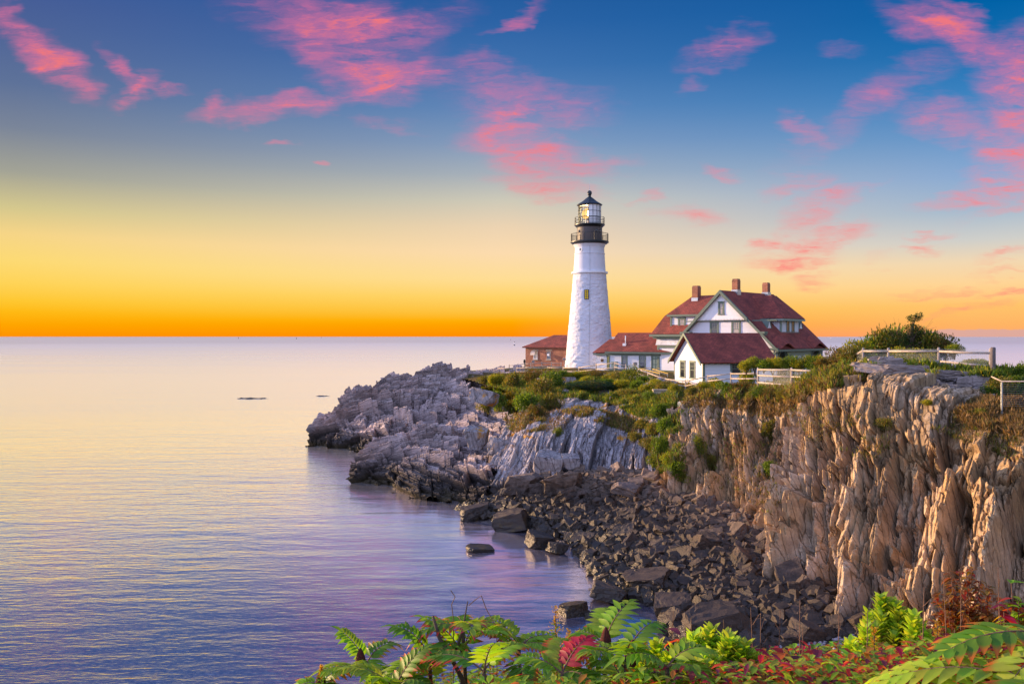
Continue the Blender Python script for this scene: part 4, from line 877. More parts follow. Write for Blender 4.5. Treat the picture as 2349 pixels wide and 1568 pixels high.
m = MB(); m.box(L - .4, 2.8, -.5, -.05, q(9.72), q(9.95)); m.box(L - .05, 2.6, -.1, .0, q(9.45), q(9.72)); m.box(L - .06, L + .16, -.07, .1, 0, q(9.45)); m.box(L - .05, 2.6, -.06, 0, 0, .18); m.build('green_trim', M['green'], pw)
window(pw, frontF(-5.07, 0, 1.45), .66, 1.75, M['green'], M['pane'], 3, 3); window(pw, frontF(-2.4, 0, 1.35), .74, 1.9, M['green'], M['pane'], 3, 3)
DX = -.95; m = MB(); m.box(DX, DX + .98, -.06, .06, 0, 2.3); m.box(DX - .14, DX, -.1, .06, 0, 2.4); m.box(DX + .98, DX + 1.1, -.1, .06, 0, 2.4)
d = m.build('door', M['green'], pw)
m = MB()
for x in (.05, .5):
    for z0_, z1_ in ((.25, .85), (.95, 1.6), (1.72, 1.98)): m.box(DX + .1 + x, DX + .42 + x, -.085, -.055, z0_, z1_)
m.build('door_panel', M['greygreen'], d); MB().box(DX + .9, DX + .95, -.13, -.05, .95, 1.15).build('handle', M['yellow'], d)
lk = MB(); lk.box(L - 2.2, L + .1, .35, 3.4, -.3, q(9.75)); lk.build('link_wall', M['white_stone'], pw)
m = MB(); m.slab([(L - 2.6, 0, q(9.8)), (L + .5, 0, q(9.8)), (L + .5, 1.9, q(11.68)), (L - .9, 1.9, q(11.68))], .14); m.slab([(L - 2.6, 3.8, q(9.8)), (L - 2.6, 0, q(9.8)), (L - .9, 1.9, q(11.68))], .14); m.slab([(L + .5, 3.8, q(9.8)), (L - 2.6, 3.8, q(9.8)), (L - .9, 1.9, q(11.68)), (L + .5, 1.9, q(11.68))], .14)
m.build('link_roof', M['roof'], pw); MB().box(L - 2.55, L - .02, .05, .34, q(9.45), q(9.66)).build('link_trim', M['green'], pw)
MB().box(L - 1.45, L - 1.05, .28, .36, 1.1, 1.5).build('plaque', M['bronze'], pw)
window(pw, frontF(L - .3, .35, 1.0), .2, 1.7, M['green'], M['glow_pane'], 2, 1, t=.1, name='yellow_window')  # yellow pane given the same emission
mb_ = MB(); mb_.box(-6.95, -6.1, -.28, -.02, .25, 1.2); mb_.tube((-6.75, -.29, 1.0), (-6.75, -.33, 1.0), .14, .14, 12); mb_.tube((-6.32, -.29, 1.0), (-6.32, -.33, 1.0), .14, .14, 12); mb_.build('meter_box', M['greygreen'], pw)
# ------------------------------------------------------------------ shed
sh = tag(empty('garden_shed', (19.8, 82.0, 6.9), R(15)), 'small white clapboard shed with red roof and sunlit gable', 'shed')
q = lambda z: z - 6.9
m = MB(); m.box(0, 8.2, 0, 6.5, -.6, q(9.5)); m.poly([(0, 6.5, q(9.5)), (0, 0, q(9.5)), (0, 3.25, q(12.15))]); m.poly([(8.2, 0, q(9.5)), (8.2, 6.5, q(9.5)), (8.2, 3.25, q(12.15))]); m.build('wall', M['clapboard'], sh)
m = MB(); m.slab([(-.45, -.5, q(9.32)), (8.6, -.5, q(9.32)), (8.6, 3.25, q(12.42)), (-.45, 3.25, q(12.42))], .13); m.slab([(8.6, 7.0, q(9.32)), (-.45, 7.0, q(9.32)), (-.45, 3.25, q(12.42)), (8.6, 3.25, q(12.42))], .13); m.build('roof', M['roof'], sh)
m = MB()
for y0, y1 in ((-.5, 3.25), (7.0, 3.25)):
    p = [(-.5, y0, q(9.33)), (-.5, y1, q(12.43)), (-.5, y1, q(12.12)), (-.5, y0, q(9.02))]
    m.slab(p if y0 > y1 else p[::-1], .09)
m.box(-.03, .14, -.04, .12, -.6, q(9.3)); m.box(.14, .2, -.04, .0, -.6, q(9.3)); m.box(-.03, .12, 6.4, 6.55, -.6, q(9.3))
for k in range(11): m.box(.5 + k * .75, .6 + k * .75, -.42, .0, q(9.15), q(9.32))
m.build('green_trim', M['green'], sh)
window(sh, leftF(0, 4.47, q(8.45)), .85, 1.6, M['green'], M['pane'], 2, 3, cap=False, t=.2); window(sh, leftF(0, 2.25, q(8.45)), .85, 1.6, M['green'], M['pane'], 2, 3, cap=False, t=.2)
window(sh, frontF(3.83, 0, q(8.65)), 1.0, .95, M['green'], M['pane'], 2, 3, cap=False, t=.18)
# ------------------------------------------------------------------ brick oil house
bh = tag(empty('brick_oil_house', at(1205.5, 800, 128).xy.to_3d() + Vector((0, 0, 7.1)), R(-38)), 'small red brick oil house with hipped red roof left of tower', 'building')
q = lambda z: z - 7.4
BL = 9.0; bh.scale = (1.067,) * 3
MB().box(0, BL, 0, 6.4, -.4, q(10.35)).build('brick_wall', M['brick'], bh)
m = MB(); o_ = .4; zt, zb = q(12.25), q(10.45)
m.slab([(-o_, -o_, zb), (BL + o_, -o_, zb), (BL - 3, 3.2, zt), (3.0, 3.2, zt)], .14); m.slab([(-o_, 6.8, zb), (-o_, -o_, zb), (3, 3.2, zt)], .14); m.slab([(BL + o_, -o_, zb), (BL + o_, 6.8, zb), (BL - 3, 3.2, zt)], .14); m.slab([(BL + o_, 6.8, zb), (-o_, 6.8, zb), (3, 3.2, zt), (BL - 3, 3.2, zt)], .14)
m.build('roof', M['roof'], bh); MB().box(-.3, BL + .3, -.3, 6.7, q(10.3), q(10.42)).build('eave_trim', M['greygreen'], bh)
for x, kind in ((1.9, 0), (4.35, 1)):
    w_ = window(bh, frontF(x, 0, q(9.25)), .62, 1.05, M['white'] if kind == 0 else M['greywood'], M['pane_pale'] if kind == 0 else M['pane'], 2, 3, cap=False, t=.05)
    MB().box(x - .55, x + .55, -.06, .04, q(9.92), q(10.06)).build('lintel', M['concrete'], w_); MB().box(x - .48, x + .48, -.12, .04, q(8.48), q(8.64)).build('sill', M['concrete'], w_)
    if kind == 0:
        aw = MB(); pts = [(-.02 - .75 * math.sin(R(t)), q(9.25) + .75 * math.cos(R(t))) for t in range(0, 91, 10)]
        for (y0, h0), (y1, h1) in zip(pts[:-1], pts[1:]): aw.slab([(x - .45, y1, h1), (x + .35, y1, h1), (x + .35, y0, h0), (x - .45, y0, h0)], .03)
        aw.build('awning', M['copper'], w_)
    else: MB().box(x - .1, x + .25, -.35, 0, q(9.15), q(9.45)).build('air_conditioner', M['white'], w_)
# ------------------------------------------------------------------ stones
BT = 'dark angular boulder lying in the rubble of the cove beach'
def stone_mesh(seed, lx, ly, lz_, cuts=7, fine=True):
    r = random.Random(seed); bm = bmesh.new(); bmesh.ops.create_cube(bm, size=1.0)
    for v in bm.verts: v.co = Vector((v.co.x * lx * r.uniform(.85, 1.1), v.co.y * ly * r.uniform(.85, 1.1), v.co.z * lz_ * r.uniform(.85, 1.1)))
    for k in range(cuts):
        n = Vector((r.uniform(-1, 1), r.uniform(-1, 1), r.uniform(-.7, .7))).normalized()
        ext = max(n.dot(v.co) for v in bm.verts); co = n * ext * r.uniform(.66, .95)
        bmesh.ops.bisect_plane(bm, geom=bm.verts[:] + bm.edges[:] + bm.faces[:], plane_co=co, plane_no=n, clear_outer=True)
        bmesh.ops.holes_fill(bm, edges=[e for e in bm.edges if e.is_boundary], sides=0)
    bmesh.ops.bevel(bm, geom=bm.edges[:], offset=0.025 * min(lx, ly, lz_), segments=1, affect='EDGES')
    bmesh.ops.triangulate(bm, faces=bm.faces[:])
    if not fine:
        me = bpy.data.meshes.new('rubble_stone'); bm.to_mesh(me); bm.free(); return me
    bmesh.ops.subdivide_edges(bm, edges=[e for e in bm.edges if e.calc_length() > .25 * max(lx, ly)], cuts=2, use_grid_fill=True)
    bmesh.ops.subdivide_edges(bm, edges=[e for e in bm.edges if e.calc_length() > .13 * max(lx, ly)], cuts=1, use_grid_fill=True)
    m_ = max(lx, ly); ns = 9
    for v in bm.verts:
        q = v.co / m_; lay = math.floor(q.z * ns + .4 * q.x + seed); k = (float(hsh(np.array(lay), np.array(int(4 * q.x + 20)), seed)) - .5) * .085 + (float(hsh(np.array(lay), np.array(99), seed)) - .5) * .06
        v.co.x *= 1 + k; v.co.y *= 1 + k * .8; v.co += Vector((r.uniform(-1, 1), r.uniform(-1, 1), r.uniform(-1, 1))) * .016 * m_
    bmesh.ops.triangulate(bm, faces=bm.faces[:])
    me = bpy.data.meshes.new('boulder'); bm.to_mesh(me); bm.free()
    me.attributes.new('tone', 'FLOAT', 'POINT').data.foreach_set('value', [0.5] * len(me.vertices))
    me.materials.append(M['boulder']); return me
rnd = random.Random(5)
SHAPES = [(1.0, .7, .45), (1.0, .8, .6), (1.0, .55, .35), (1.0, .9, .75), (1.0, .6, .5), (1.2, .5, .3), (1.0, .75, .3), (.9, .8, .8)]
STONES = [stone_mesh(100 + k, *SHAPES[k % len(SHAPES)], cuts=4 + k % 4) for k in range(18)]
def stone(loc, s, rot, label=BT, cat='boulder', group='boulders of the cove beach', name='boulder', me=None, sc=(1, 1, 1)):
    o = bpy.data.objects.new(name, me or rnd.choice(STONES)); COL.objects.link(o)
    o.location = loc; o.rotation_euler = rot; o.scale = (s * sc[0], s * sc[1], s * sc[2]); tag(o, label, cat, group); return o
# boulders the photo singles out: (ux, uy of the waterline or base, z, width in px, height factor, label)
for ux, uy, z, wpx, hf, lab in [
    (1098, 1268, -.05, 58, .40, 'low weed-covered rock standing alone in the pink water of the cove'),
    (1240, 1258, 0.05, 62, .95, 'weed-topped rock in the water off the edge of the boulder beach'),
    (1318, 1415, -.05, 66, .75, 'dark square-ended rock standing in the water nearest the foreground leaves'),
    (1362, 1425, -.05, 40, .5, 'small flat dark rock in the water beside the square-ended one'),
    (1088, 1192, 0.1, 66, .8, 'weedy boulder at the far left corner of the boulder beach'),
    (1172, 1212, 0.2, 74, .95, 'big cracked block at the waterline, at the left of the boulder beach'),
    (1282, 1268, 0.1, 46, .8, 'reddish block at the waterline right of the weed-topped rock'),
    (1395, 1378, 0.1, 90, .6, 'long dark wedge of rock at the waterline in the middle of the cove'),
    (1485, 1362, 0.2, 115, .6, 'large sloping slab of rock above the waterline wedge'),
    (1555, 1425, 0.3, 84, 1.0, 'tall weed-hung block at the bottom of the boulder beach'),
    (1260, 1085, 2.3, 68, 1.25, 'big pale grey block tilted against the foot of the slabs'),
    (1312, 1070, 2.8, 48, .9, 'smaller pale block beside the big tilted one'),
    (1150, 1045, 2.6, 70, .95, 'pale pointed block at the root of the point'),
    (1092, 1022, 2.8, 52, 1.35, 'tall grey block standing upright on the point'),
    (1202, 1130, 1.5, 85, .85, 'large square dark boulder at the back of the beach'),
    (1290, 1135, 1.6, 95, .8, 'massive rounded dark boulder at the back of the beach'),
    (1258, 925, 5.4, 52, 1.1, 'pale split rock poking out between the shrubs left of the conifer'), (1250, 888, 6.6, 40, .8, 'pale rounded rock above the split rock among the shrubs'), (1296, 886, 6.6, 46, .8, 'pale stepped rock touching the creeping conifer'), (1112, 925, 5.6, 60, .9, 'pale jointed block under the shrubs of the brick house'), (1440, 1130, 2.3, 64, .55, 'flat sunlit slab lying on top of the rubble'),
    (1640, 1470, .6, 130, .8, 'great dark sloping boulder behind the bayberry leaves')]:
    Y = (EYE - z) * FU / (uy - HY); p = at(ux, uy, Y); w = wpx * Y / FU; pale = 'pale' in lab or 'grey' in lab
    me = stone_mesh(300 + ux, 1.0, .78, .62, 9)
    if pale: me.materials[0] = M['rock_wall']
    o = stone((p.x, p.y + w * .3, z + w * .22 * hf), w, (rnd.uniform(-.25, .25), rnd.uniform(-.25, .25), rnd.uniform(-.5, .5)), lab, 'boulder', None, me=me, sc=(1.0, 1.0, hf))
# the rubble beach: biggest first, the rest as stuff
WATER = [(-4.2, 56), (-2.7, 52.5), (.9, 49), (3.3, 45.9), (4.2, 39), (4.4, 36.6), (6.9, 35.2), (6.6, 32), (6.0, 28)]
FOOT = [(-3.0, 58.0), (0, 57.5), (2.2, 57), (4.6, 56), (9.2, 55.5), (12.0, 47), (13.2, 41.0), (13.2, 34.8), (13.4, 30.5), (14.2, 27)]
BEACH = WATER + FOOT[::-1]
cand = []
while len(cand) < 9500:
    x, y = rnd.uniform(-5, 14), rnd.uniform(27, 58)
    if inside(BEACH, np.array(x), np.array(y)): cand.append((x, y, rnd.random()))
big = cand[:282]; small = cand[282:]
PEB = lambda x, y: y < 28.8 and x > 9.5
for k, (x, y, r) in enumerate(big):
    s = 0.55 + 0.85 * r ** 2.4
    if PEB(x, y): s *= .6
    z = float(bz(np.array([x]), np.array([y]))[0]); dwat = float(sdist(WATER, np.array([x]), np.array([y]))[0])
    stone((x, y, z + s * .16 + .12), s, (rnd.gauss(0, .38), rnd.gauss(0, .38) - .15, rnd.uniform(0, 6.28)), BT)
vs = []; fs = []; tn = []
base = []
for me in [stone_mesh(900 + k, *SHAPES[k], cuts=5, fine=False) for k in range(8)]:
    v = np.array([tuple(q.co) for q in me.vertices]); f = np.array([tuple(p.vertices) for p in me.polygons]); base.append((v, f))
nv = 0
rr_ = np.random.RandomState(9)
from mathutils import Euler
zsm = bz(np.array([c[0] for c in small]), np.array([c[1] for c in small]))
for (x, y, r), z in zip(small, zsm):
    v, f = base[rr_.randint(8)]; s = 0.2 + 0.5 * r ** 1.8
    if PEB(x, y): s *= .35
    Rm = np.array(Euler((rr_.normal(0, .5), rr_.normal(0, .5), rr_.uniform(0, 6.28))).to_matrix())
    vs.append((v * s) @ Rm.T + np.array((x, y, z + s * .2 + rr_.uniform(-.05, .22)))); fs.append(f + nv); nv += len(v); tn.append(np.full(len(v), rr_.rand()))
o = np_obj('rubble', np.concatenate(vs), np.concatenate(fs), M['boulder'], fattr={'tone': np.concatenate(tn)}); tag(o, 'broken dark rubble filling the gaps between the beach boulders', 'rubble', kind='stuff')
# pale pebbles in the corner of the cove
vs = []; fs = []; nv = 0; ico = bmesh.new(); bmesh.ops.create_icosphere(ico, subdivisions=1, radius=1)
iv = np.array([tuple(v.co) for v in ico.verts]); ifc = np.array([[v.index for v in f.verts] for f in ico.faces]); ico.free(); tn = []
for k in range(1500):
    x, y = rr_.uniform(9.5, 13.5), rr_.uniform(24.5, 28.8); z = float(bz(np.array([x]), np.array([y]))[0]) if k % 1 == 0 else 0
    s = rr_.uniform(.035, .09); vs.append(iv * s * np.array((1.2, 1, .7)) + np.array((x, y, z + .14 + rr_.uniform(0, .08)))); fs.append(ifc + nv); nv += len(iv); tn.append(np.full(len(iv), rr_.rand()))
M['pebble'] = plain('pale_pebbles', (0.36, 0.31, 0.33), 0.6, 0, .3, 1.5)
o = np_obj('pebbles', np.concatenate(vs), np.concatenate(fs), M['pebble'], fattr={'tone': np.concatenate(tn)}, smooth=True); tag(o, 'pale grey pebbles washed into the corner of the cove', 'pebbles', kind='stuff')
# low reef breaking the calm water
for ux, uy, wpx, lab in ((578, 914, 95, 'long dark reef just breaking the calm sea left of the point'), (735, 908, 55, 'thin dark ledge awash beside the tip of the point')):
    Y = EYE * FU / (uy - HY); p = at(ux, uy, Y); w = wpx * Y / FU; gx, gy = np.meshgrid(np.linspace(-w / 2, w / 2, 90), np.linspace(-w * .22, w * .22, 40))
    gzz = .26 * (1 - (2 * gx / w) ** 2) * (1 - (gy / (w * .22)) ** 2) - .17 + .5 * fbm(gx * .9 + ux, gy * 1.6, 3, 4)
    o = np_obj('reef', np.stack([gx + p.x, gy + p.y, gzz], 2).reshape(-1, 3), grid_faces(40, 90), M['boulder'], fattr={'tone': np.full(3600, .3)}); tag(o, lab, 'reef')
# stepped blocks lying on the clifftop beside the fence
for ux, uy, Y, w, h, lab in ((2030, 846, 41.0, 3.2, .16, 'long flat grey slab capping the rocky knoll below the fence'), (2172, 858, 40.2, 2.1, .2, 'flat-topped slab right of the long capping slab'), (1953, 890, 40.6, .85, 1.6, 'upright block standing at the lip of the cliff'), (1905, 905, 42.5, .8, 1.5, 'upright pale block left along the lip of the cliff')):
    p = at(ux, uy, Y); me = stone_mesh(800 + ux, 1, .8, .5, 4); me.materials[0] = M['rock_ledge'] if h < 1 else M['rock_tan']
    stone(p, w, (0, .06, -.15), lab, 'boulder', None, me=me, sc=(1, .8, h / (.5)) if h < 1 else (1, 1, h * 2))
# concrete wall end at the head of the gully
cw = MB(); p = at(1530, 922, 66); cw.box(p.x - 1.1, p.x + .9, p.y, p.y + .5, 4.5, 7.5).box(p.x - 1.15, p.x + .95, p.y - .05, p.y + .55, 7.5, 7.6)
tag(cw.build('concrete_wall', M['concrete']), 'stained concrete wall end at the top of the planted gully', 'wall')
# ------------------------------------------------------------------ fences
def fence(name, label, posts, nrail, h, mat_p, mat_r, group, rr=.055, pr=.075, mesh=False, over=.12):
    t = tag(empty(name, posts[0][0]), label, 'fence', group); o0 = Vector(posts[0][0])
    P_ = [Vector(p[0]) - o0 for p in posts]; H_ = [p[1] for p in posts]
    for p, hh in zip(P_, H_):
        m = MB(); m.path([p - Vector((0, 0, .5)), p + Vector((0, 0, hh)), p + Vector((0, 0, hh + .04))], [pr, pr * .95, pr * .6], 8); m.build('post', mat_p, t)
    for a, b, ha, hb in zip(P_[:-1], P_[1:], H_[:-1], H_[1:]):
        for k in range(nrail):
            f = .93 - k * (.78 / max(1, nrail - 1)) if nrail > 2 else (.88, .42)[k]
            s = rnd.uniform(-.03, .03); m = MB(); mid = (a + b) / 2 + Vector((0, 0, (ha + hb) / 2 * f + s - .02))
            m.path([a + Vector((0, -.05, ha * f + s)), mid + Vector((0, -.05, 0)), b + Vector((0, -.05, hb * f + s))], [rr, rr * 1.1, rr * .9], 7); m.build('rail', mat_r, t)
    if mesh:
        for a, b, ha, hb in zip(P_[:-1], P_[1:], H_[:-1], H_[1:]):
            y = Vector((0, .06, 0)); m = MB(); m.poly([a + y + Vector((0, 0, .02)), b + y + Vector((0, 0, .02)), b + y + Vector((0, 0, hb * .97)), a + y + Vector((0, 0, ha * .97))]); m.build('wire_mesh', M['chain'], t)
    return t
def posts(lst): return [(at(ux, uyt, Y) - Vector((0, 0, h)), h) for ux, uyt, Y, h in lst]
fence('rail_fence', 'split rail fence running in front of the lighthouse base', posts([(1143, 843, 110, 1.1), (1185, 841.5, 108, 1.1), (1256, 841, 106, 1.1), (1292, 840.8, 104, 1.1), (1328, 840, 100, 1.1), (1368, 833.5, 96, 1.15), (1410, 829, 92, 1.15), (1436, 835.5, 91, 1.0)]), 2, 1.1, M['wood'], M['wood'], 'rail fences on the clifftop')
fence('rail_fence', 'grey rail fence beside the brick oil house', posts([(1168, 836, 122, 1.0), (1188, 834, 121, 1.0), (1205, 832, 120, 1.0), (1218, 832, 119, 1.0), (1243, 830.5, 118.5, 1.05), (1265, 830, 118, 1.05), (1287, 831, 117.5, 1.05)]), 2, 1.0, M['greywood'], M['greywood'], 'rail fences on the clifftop', rr=.045)
fence('rail_fence', 'pale rail fence dipping past the shed corner with two rails', posts([(1462.6, 843.6, 88, 1.05), (1486.5, 852.7, 86, 1.05), (1527, 866.4, 82, .95), (1572.4, 870.9, 78, 1.0), (1623.4, 859.8, 76, 1.0), (1676.7, 854, 74, 1.0), (1738.6, 853, 69, 1.0)]), 2, 1.0, M['wood'], M['wood'], 'rail fences on the clifftop')
fence('rail_fence', 'three-rail pale fence with wire mesh right of the shed', posts([(1738.8, 844, 60, 1.25), (1815.8, 844, 56, 1.4), (1881.7, 846.9, 54, 1.3), (1945, 822, 53, 1.0)]), 3, 1.2, M['wood'], M['wood'], 'rail fences on the clifftop', mesh=True)
fence('rail_fence', 'rail fence with wire mesh behind the rocky knoll, ending at the tall post', posts([(1950, 815, 52, 1.0), (1980, 799, 47.5, 1.15), (2038, 799, 46.5, 1.2), (2153.5, 798, 44.5, 1.3), (2272, 800, 42.6, 1.6)]), 2, 1.2, M['greywood'], M['wood'], 'rail fences on the clifftop', mesh=True, rr=.06)
m = MB(); p = at(2278, 798, 42); m.path([p - Vector((0, 0, 2.4)), p, p + Vector((0, 0, .05))], [.13, .125, .09], 10); tp = m.build('tall_post', M['dark_post']); tag(tp, 'tall thick grey timber post at the right end of the mesh fence', 'post')
m = MB(); m.box(p.x + .16, p.x + .24, p.y - .05, p.y + .05, p.z - 2.3, p.z - 1.3); m.build('cable_box', M['steel'], tp)
# steel cable railing at the right edge
cr0 = at(2298, 874.6, 33); t = tag(empty('cable_railing', cr0 - Vector((0, 0, 1.1))), 'steel cable railing at the right edge of the clifftop', 'railing')
for k, x in enumerate((0, 1.9, 3.8)): MB().box(x - .03, x + .03, -.03, .03, -.3, 1.07).build('post', M['steel'], t)
MB().path([(.55, 1.6, 1.22), (0, 0, 1.1), (4.2, 0, 1.1)], .032, 8).build('handrail', M['wood'], t)
for k in range(11): MB().tube((0, 0, .08 + k * .09), (4.2, 0, .08 + k * .09), .006, .006, 4).build('cable', M['steel'], t)
# ramp with yellow handrails in front of the passage
rp0 = at(1500, 868, 98); t = tag(empty('access_ramp', (0, 0, 0)), 'grey access ramp with yellow-topped handrails before the green door', 'ramp')
A = at(1470, 846, 100); 
def rl(pts, nm):
    m = MB(); m.path([Vector(p) for p in pts], .04, 6); m.build('handrail', M['yellow'], t)
    m = MB(); m.path([Vector(p) - Vector((0, 0, .16)) for p in pts], .028, 6); m.build('lower_rail', M['steel'], t)
    for k in range(len(pts) - 1):
        for s in (0.02, .5, .98):
            q = Vector(pts[k]).lerp(Vector(pts[k + 1]), s); MB().tube(q, q - Vector((0, 0, 1.0)), .03, .03, 5).build('upright', M['steel'], t)
rl([at(1493.5, 842.5, 103), at(1467.5, 845.2, 99.5), at(1514, 856, 92.5)], 'a'); rl([at(1513, 844.3, 102.5), at(1496.7, 846, 98.5), at(1532, 856.5, 91.5)], 'b')
m = MB(); m.slab([at(1466, 866, 99.2), at(1512, 878.5, 92.3), at(1534, 878.5, 91.3), at(1498, 866, 98.2)], -.12); m.build('deck', M['paving'], t)
m = MB(); m.slab([at(1500, 884, 92.0), at(1545, 886, 88.0), at(1556, 868, 96), at(1520, 862, 101)], -.1); pv = m.build('paved_path', M['paving']); tag(pv, kind='structure')
# coin binoculars, lamps, bollard lights
def binoc(p):
    t = tag(empty('coin_viewer', p), 'dark coin-operated viewer on a stand by the brick oil house', 'viewer')
    MB().lathe([(.16, 0), (.14, .08), (.06, .15), (.05, .85), (.09, .95)], 12).build('stand', M['black'], t)
    m = MB(); m.box(-.14, .14, -.2, .12, .95, 1.2); m.tube((0, .14, 1.22), (0, -.3, 1.3), .11, .14, 12); m.build('head', M['black'], t)
p = at(1203, 845, 112); gz = land(p.x, p.y) or 7.2; p.z = gz
binoc(p)
def lamp(name, p, lab, h, tilt=0.0):
    t = tag(empty(name, p), lab, 'lamp'); m = MB(); m.tube((0, 0, -.3), (tilt, 0, h), .05, .045, 8); m.build('pole', M['greywood'], t)
    m = MB(); m.box(tilt - .22, tilt + .22, -.16, .16, h, h + .28); m.add([(tilt - .28, -.2, h + .28), (tilt + .28, -.2, h + .28), (tilt + .28, .2, h + .28), (tilt - .28, .2, h + .28), (tilt, 0, h + .36)], [(0, 1, 4), (1, 2, 4), (2, 3, 4), (3, 0, 4), (3, 2, 1, 0)]); m.build('head', M['greywood'], t)
p = at(1532.5 - 2.0, 862, 89); q_ = at(1527.5 - 2, 835.5, 89)
p = at(1452, 866, 89); p.z = 12 - (868 - 772) * 89 / FU; lamp('path_lamp', p, 'box-headed path lamp on a leaning post among the clifftop shrubs', 1.5, .25)
p = at(1223, 841, 119); p.z = 12 - (846 - 772) * 119 / FU; lamp('path_lamp', p, 'small lamp post in front of the brick oil house windows', .95)
p = at(1294.5, 842, 116); p.z = 12 - (847 - 772) * 116 / FU; lamp('path_lamp', p, 'wooden lamp post at the left foot of the lighthouse', 1.35)
# buoys far out
def buoy(ux, uyb, hpx, lab, col):
    Y = EYE * FU / (uyb - HY); p = at(ux, uyb, Y); h = hpx * Y / FU
    t = tag(empty('buoy', (p.x, p.y, 0)), lab, 'buoy'); r = h * .2
    MB().lathe([(r * .5, -.4), (r, -.1), (r, h * .14), (r * .8, h * .2), (.01, h * .21)], 16).build('float', M['black'], t)
    m = MB()
    for k in range(4): a = math.pi / 4 + k * math.pi / 2; m.tube((r * .7 * math.cos(a), r * .7 * math.sin(a), h * .18), (r * .35 * math.cos(a), r * .35 * math.sin(a), h * .8), r * .1, r * .1, 5)
    m.lathe([(r * .62, h * .38), (r * .55, h * .62)], 12); m.build('cage', col, t)
    MB().lathe([(r * .4, h * .8), (r * .4, h * .93), (.02, h)], 12).build('lantern', M['black'], t)
buoy(1180, 792, 9.5, 'dark bell buoy with a pale cage off the left of the brick house', M['white']); buoy(1171.5, 780, 3.2, 'tiny dark buoy beyond the bell buoy', M['black'])
buoy(547, 776.6, 4.2, 'reddish buoy on the horizon far left', M['buoy_red']); buoy(680, 777.4, 4.6, 'green buoy on the horizon between the other far buoys', M['green']); buoy(737, 775, 3, 'faint buoy on the horizon above the reef', M['black'])
buoy(1906, 777.5, 4.2, 'pale buoy on the sea right of the house', M['white'])
# ------------------------------------------------------------------ clifftop plants
def diamond(P, D, U, L, Wd):
    """many leaves at once: P base, D direction, U side vector; 4-point blades"""
    n = len(P); V = np.empty((n, 4, 3)); V[:, 0] = P; V[:, 1] = P + D * (L * .5)[:, None] + U * (Wd * .5)[:, None]; V[:, 2] = P + D * L[:, None]; V[:, 3] = P + D * (L * .5)[:, None] - U * (Wd * .5)[:, None]
    return V.reshape(-1, 3), np.arange(n * 4).reshape(n, 4)
def unit(a): return a / np.maximum(np.linalg.norm(a, axis=1, keepdims=True), 1e-9)
def pick(pal, n, r, var=.25):
    c = np.array(pal)[r.randint(len(pal), size=n)]; return np.clip(c * (1 + var * (r.rand(n, 1) * 2 - 1)), 0, 1)
def foliage(seed, n, lumps, leaf, pal, up=.35):
    """lumps: (x,y,z, rx,ry,rz); leaves sit mostly near the outside of each lump"""
    r = np.random.RandomState(seed); w = np.array([l[3] * l[4] + l[4] * l[5] for l in lumps]); k = r.choice(len(lumps), n, p=w / w.sum()); Lm = np.array(lumps)[k]
    d = unit(r.normal(size=(n, 3))); rad = r.uniform(.35, 1.0, n) ** .45 * (1 + .14 * r.normal(size=n))
    P = Lm[:, :3] + d * Lm[:, 3:] * rad[:, None]; ok = P[:, 2] > -.1; P = P[ok]; d = d[ok]; n = len(P)
    D = unit(d + r.normal(size=(n, 3)) * .7 + np.array((0, 0, up))); U = unit(np.cross(D, r.normal(size=(n, 3))))
    V, F = diamond(P, D, U, leaf * r.uniform(.6, 1.4, n), leaf * .6 * r.uniform(.6, 1.3, n))
    clump = vnoise(P[:, 0] * 2.3 + P[:, 2] * 1.7, P[:, 1] * 2.3 + P[:, 2] * 1.3, seed)
    C = pick(pal, n, r) * (0.75 + .5 * clump)[:, None]
    return V, F, np.repeat(C, 4, axis=0)
GREEN = [(.08, .14, .012), (.11, .18, .015), (.055, .11, .014), (.15, .20, .018)]
YELLOW = [(.26, .25, .015), (.19, .22, .015), (.30, .22, .02), (.12, .17, .012)]
OLIVE = [(.13, .14, .02), (.17, .14, .025), (.10, .13, .015), (.19, .13, .035)]
BROWN = [(.22, .13, .05), (.17, .10, .04), (.12, .10, .03), (.26, .16, .07)]
RUST = [(.14, .06, .02), (.11, .09, .02), (.08, .10, .015)]
def lumpset(seed, R0, H, k=6):
    r = np.random.RandomState(seed); out = []
    for _ in range(k):
        a = r.uniform(0, 6.28); q = r.uniform(0, .75) * R0; s = r.uniform(.35, .62) * R0
        out.append((q * math.cos(a), q * math.sin(a), r.uniform(.25, .72) * H, s, s, s * r.uniform(.6, .95) * H / R0 * .8))
    return out
SHRUB = {}
for kind, pal, leaf in (('green', GREEN, .13), ('yellow', YELLOW, .12), ('olive', OLIVE, .12), ('rust', RUST, .11), ('small', YELLOW + GREEN, .09)):
    for k in range(3 if kind != 'rust' else 2):
        V, F, C = foliage(40 + len(SHRUB) * 7, 2600, lumpset(60 + len(SHRUB), 1.0, .95, 8), leaf * .85, pal)
        SHRUB[(kind, k)] = (V, F, C)
SH_ME = {}
def stems(seed, R0, H, n=7):
    r = random.Random(seed); m = MB()
    for _ in range(n):
        a = r.uniform(0, 6.28); q = r.uniform(.3, .75) * R0; m.path([(0, 0, -.2), (q * .4 * math.cos(a), q * .4 * math.sin(a), H * .4), (q * math.cos(a), q * math.sin(a), H * r.uniform(.6, .95))], [.04, .025, .01], 4, False)
    return m
